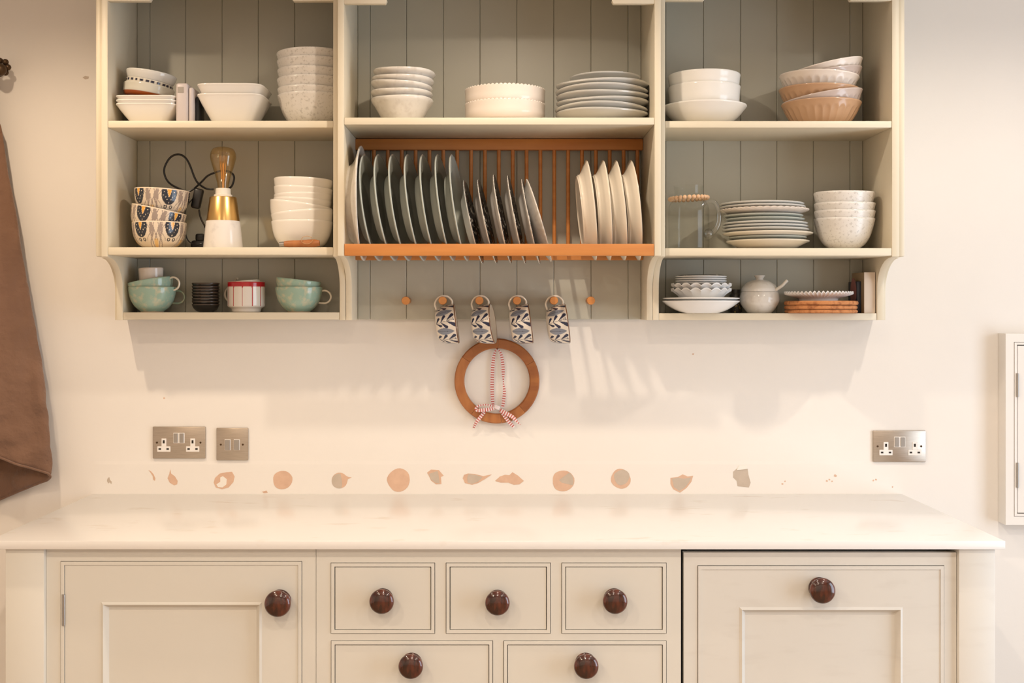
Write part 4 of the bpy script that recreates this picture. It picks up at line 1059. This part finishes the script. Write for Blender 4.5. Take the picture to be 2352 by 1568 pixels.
poly('torn_flap', [(1692, 1079), (1697, 1069), (1716, 1068), (1717, 1076), (1704, 1078)], M['filler'], .002, p)
for a, c, r in ((1797, 1111, 2.2), (1803, 1105, 1.6), (1899, 1104, 2.2), (1905, 1101, 2.0), (1911, 1105, 1.8), (1918.5, 1092, 3.2), (2006, 1103, 2.0), (2012, 1101, 2.2), (2050, 1118, 1.6), (377, 914, 2), (1592, 813, 2)):
    poly('plaster_patch', circ(a, c, r, .2, 9), M['skim'], S1)
poly('plaster_patch', [(190, 178), (196, 174), (204, 176), (203, 181), (195, 182)], M['paper'], S1)
# slight ridge left by the removed upstand
q = [(-.00005, Z(1058, 0)), (-.0006, Z(1066, 0)), (-.0004, Z(1074, 0)), (-.00005, Z(1086, 0))]
part('plaster_ridge', prism(q, 'x', X(215, 0), X(2075, 0)), M['wall'], wall, False)

# ------------------------------------------------------------------ small cupboard on the wall
yk = -.05
x0 = X(2310, yk); z1 = Z(766, yk); z0 = Z(1205, yk); x1 = x0 + .45
t = thing('meter_cupboard', 'small shallow cream wall cupboard with dark hinges', 'cupboard', (x0, 0, z0))
b = ring(x0, x1, z0, z1, X(2329, yk) - x0, yk, -.0005); part('frame', b, M['wall'], t, False)
part('bead', ring(X(2330, yk), x1 - (X(2330, yk) - x0), z0 + (X(2330, yk) - x0), z1 - (X(2330, yk) - x0), .0065, yk - .0015, yk + .015), M['wall'], t, False)
e = X(2337.5, yk) - x0
d = part('door', box(x0 + e, x1 - e, yk, yk + .018, z0 + e, z1 - e, .001), M['wall'], t, False)
for a, c in ((857, 911), (1062, 1119)):
    part('hinge', tube([(X(2336, yk), yk - .004, Z(c, yk)), (X(2336, yk), yk - .004, Z(a, yk))], .0032, 10), M['steel'], d)

# ------------------------------------------------------------------ coat on its hook
hy = -.07
t = thing('coat_hook', 'dark bronze coat hook on the wall above the brown coat', 'hook', (X(-60, 0), 0, Z(150, 0)))
part('back_plate', box(X(-75, 0), X(-45, 0), -.008, -.0003, Z(230, 0), Z(80, 0), .003), M['bronze'], t)
pth = cr([(X(-60, 0), -.006, Z(150, 0)), zp(-58, 160, -.03), zp(-40, 172, -.055), zp(-15, 166, -.065), zp(4, 156, -.065)], 5)
part('arm', tube(pth, .007, 12), M['bronze'], t)
kb = bmesh.new(); bmesh.ops.create_uvsphere(kb, u_segments=24, v_segments=14, radius=S(14, -.065))
bmesh.ops.translate(kb, verts=kb.verts, vec=zp(1, 160, -.07)); part('knob', kb, M['bronze'], t)
kb = bmesh.new()
for k in range(7):
    a = k / 7 * 2 * PI; r = S(15, -.06); s_ = bmesh.new(); bmesh.ops.create_uvsphere(s_, u_segments=14, v_segments=8, radius=S(7.5, -.06))
    bmesh.ops.translate(s_, verts=s_.verts, vec=(X(2, -.055) + r * math.cos(a), -.052, Z(154, -.055) + r * math.sin(a))); merge(kb, s_)
part('petals', kb, M['bronze'], t)
def coat():
    rt = [(190, -42), (240, -18), (290, 2), (400, 18), (480, 34), (600, 55), (740, 79), (880, 100), (960, 110), (1040, 117), (1085, 119), (1110, 112), (1160, 100)]
    def xr(py):
        for (a, c), (a2, c2) in zip(rt, rt[1:]):
            if py <= a2: return c + (c2 - c) * (py - a) / (a2 - a)
        return rt[-1][1]
    b = bmesh.new(); NU, NV = 120, 90; rows = []
    for j in range(NV + 1):
        row = []
        for i in range(NU):
            th = 2 * PI * i / NU                       # 0 = right edge, -y is front at 270 degrees
            c, s = math.cos(th), math.sin(th)
            front = max(0, -s); back = max(0, s)
            right = (c + 1) / 2
            hf, hb2 = max(1030, 1042 + 164 * (right - .72)), min(1165, 1150 + 175 * (.72 - right))   # hem: the front is shorter than the back
            f_ = max(0, min(1, (s + .25) / .5)); pb = hf * (1 - f_) + hb2 * f_
            py = 190 + (pb - 190) * j / NV
            xe = xr(py); xl = -170 - (xe + 42) * .9; cx_ = (xe + xl) / 2; hw = (xe - xl) / 2
            v = (py - 190) / 900
            dep = .012 + .028 * min(1, v * 1.6)
            fold = 1 + .20 * v * math.sin(6 * th + 2.5 * v) + .10 * v * math.sin(13 * th + 5 * v + 1)
            px = cx_ + hw * c * (1 + .012 * v * math.sin(9 * v + 3 * th))
            y = -.058 + dep * s * fold * (1.0 if s < 0 else .9) - .006 * v * math.sin(14 * v + 8 * c)
            wr = .0035 * max(0, v - .72) * math.sin(py * .12 + 7 * c) * 3
            nz = noise.noise(Vector((px * .012, py * .020 + c * 3, s * 2))) * .010 + noise.noise(Vector((px * .035 + py * .01, py * .05, s * 3))) * .006 * max(0, v - .35)
            y = min(y + wr + nz * min(1, v * 2), -.006)
            row.append(b.verts.new((X(px, -.06), y, Z(py, -.06))))
        rows.append(row)
    for p, q in zip(rows, rows[1:]):
        for k in range(NU): b.faces.new((p[k], p[(k + 1) % NU], q[(k + 1) % NU], q[k]))
    b.faces.new(list(reversed(rows[0])))
    return b, rows
b, rows = coat()
hem = [v.co.copy() for v in rows[-1]]
t = thing('coat', 'brown cotton coat hanging on the wall beside the worktop', 'coat', (X(-60, -.06), -.06, Z(1150, -.06)))
o = part('cloth', b, M['brown'], t, True, 80)
md = o.modifiers.new('thickness', 'SOLIDIFY'); md.thickness = .0025; md.offset = -1
part('hem', tube(hem, .0032, 8, closed=True), M['brown'], t)
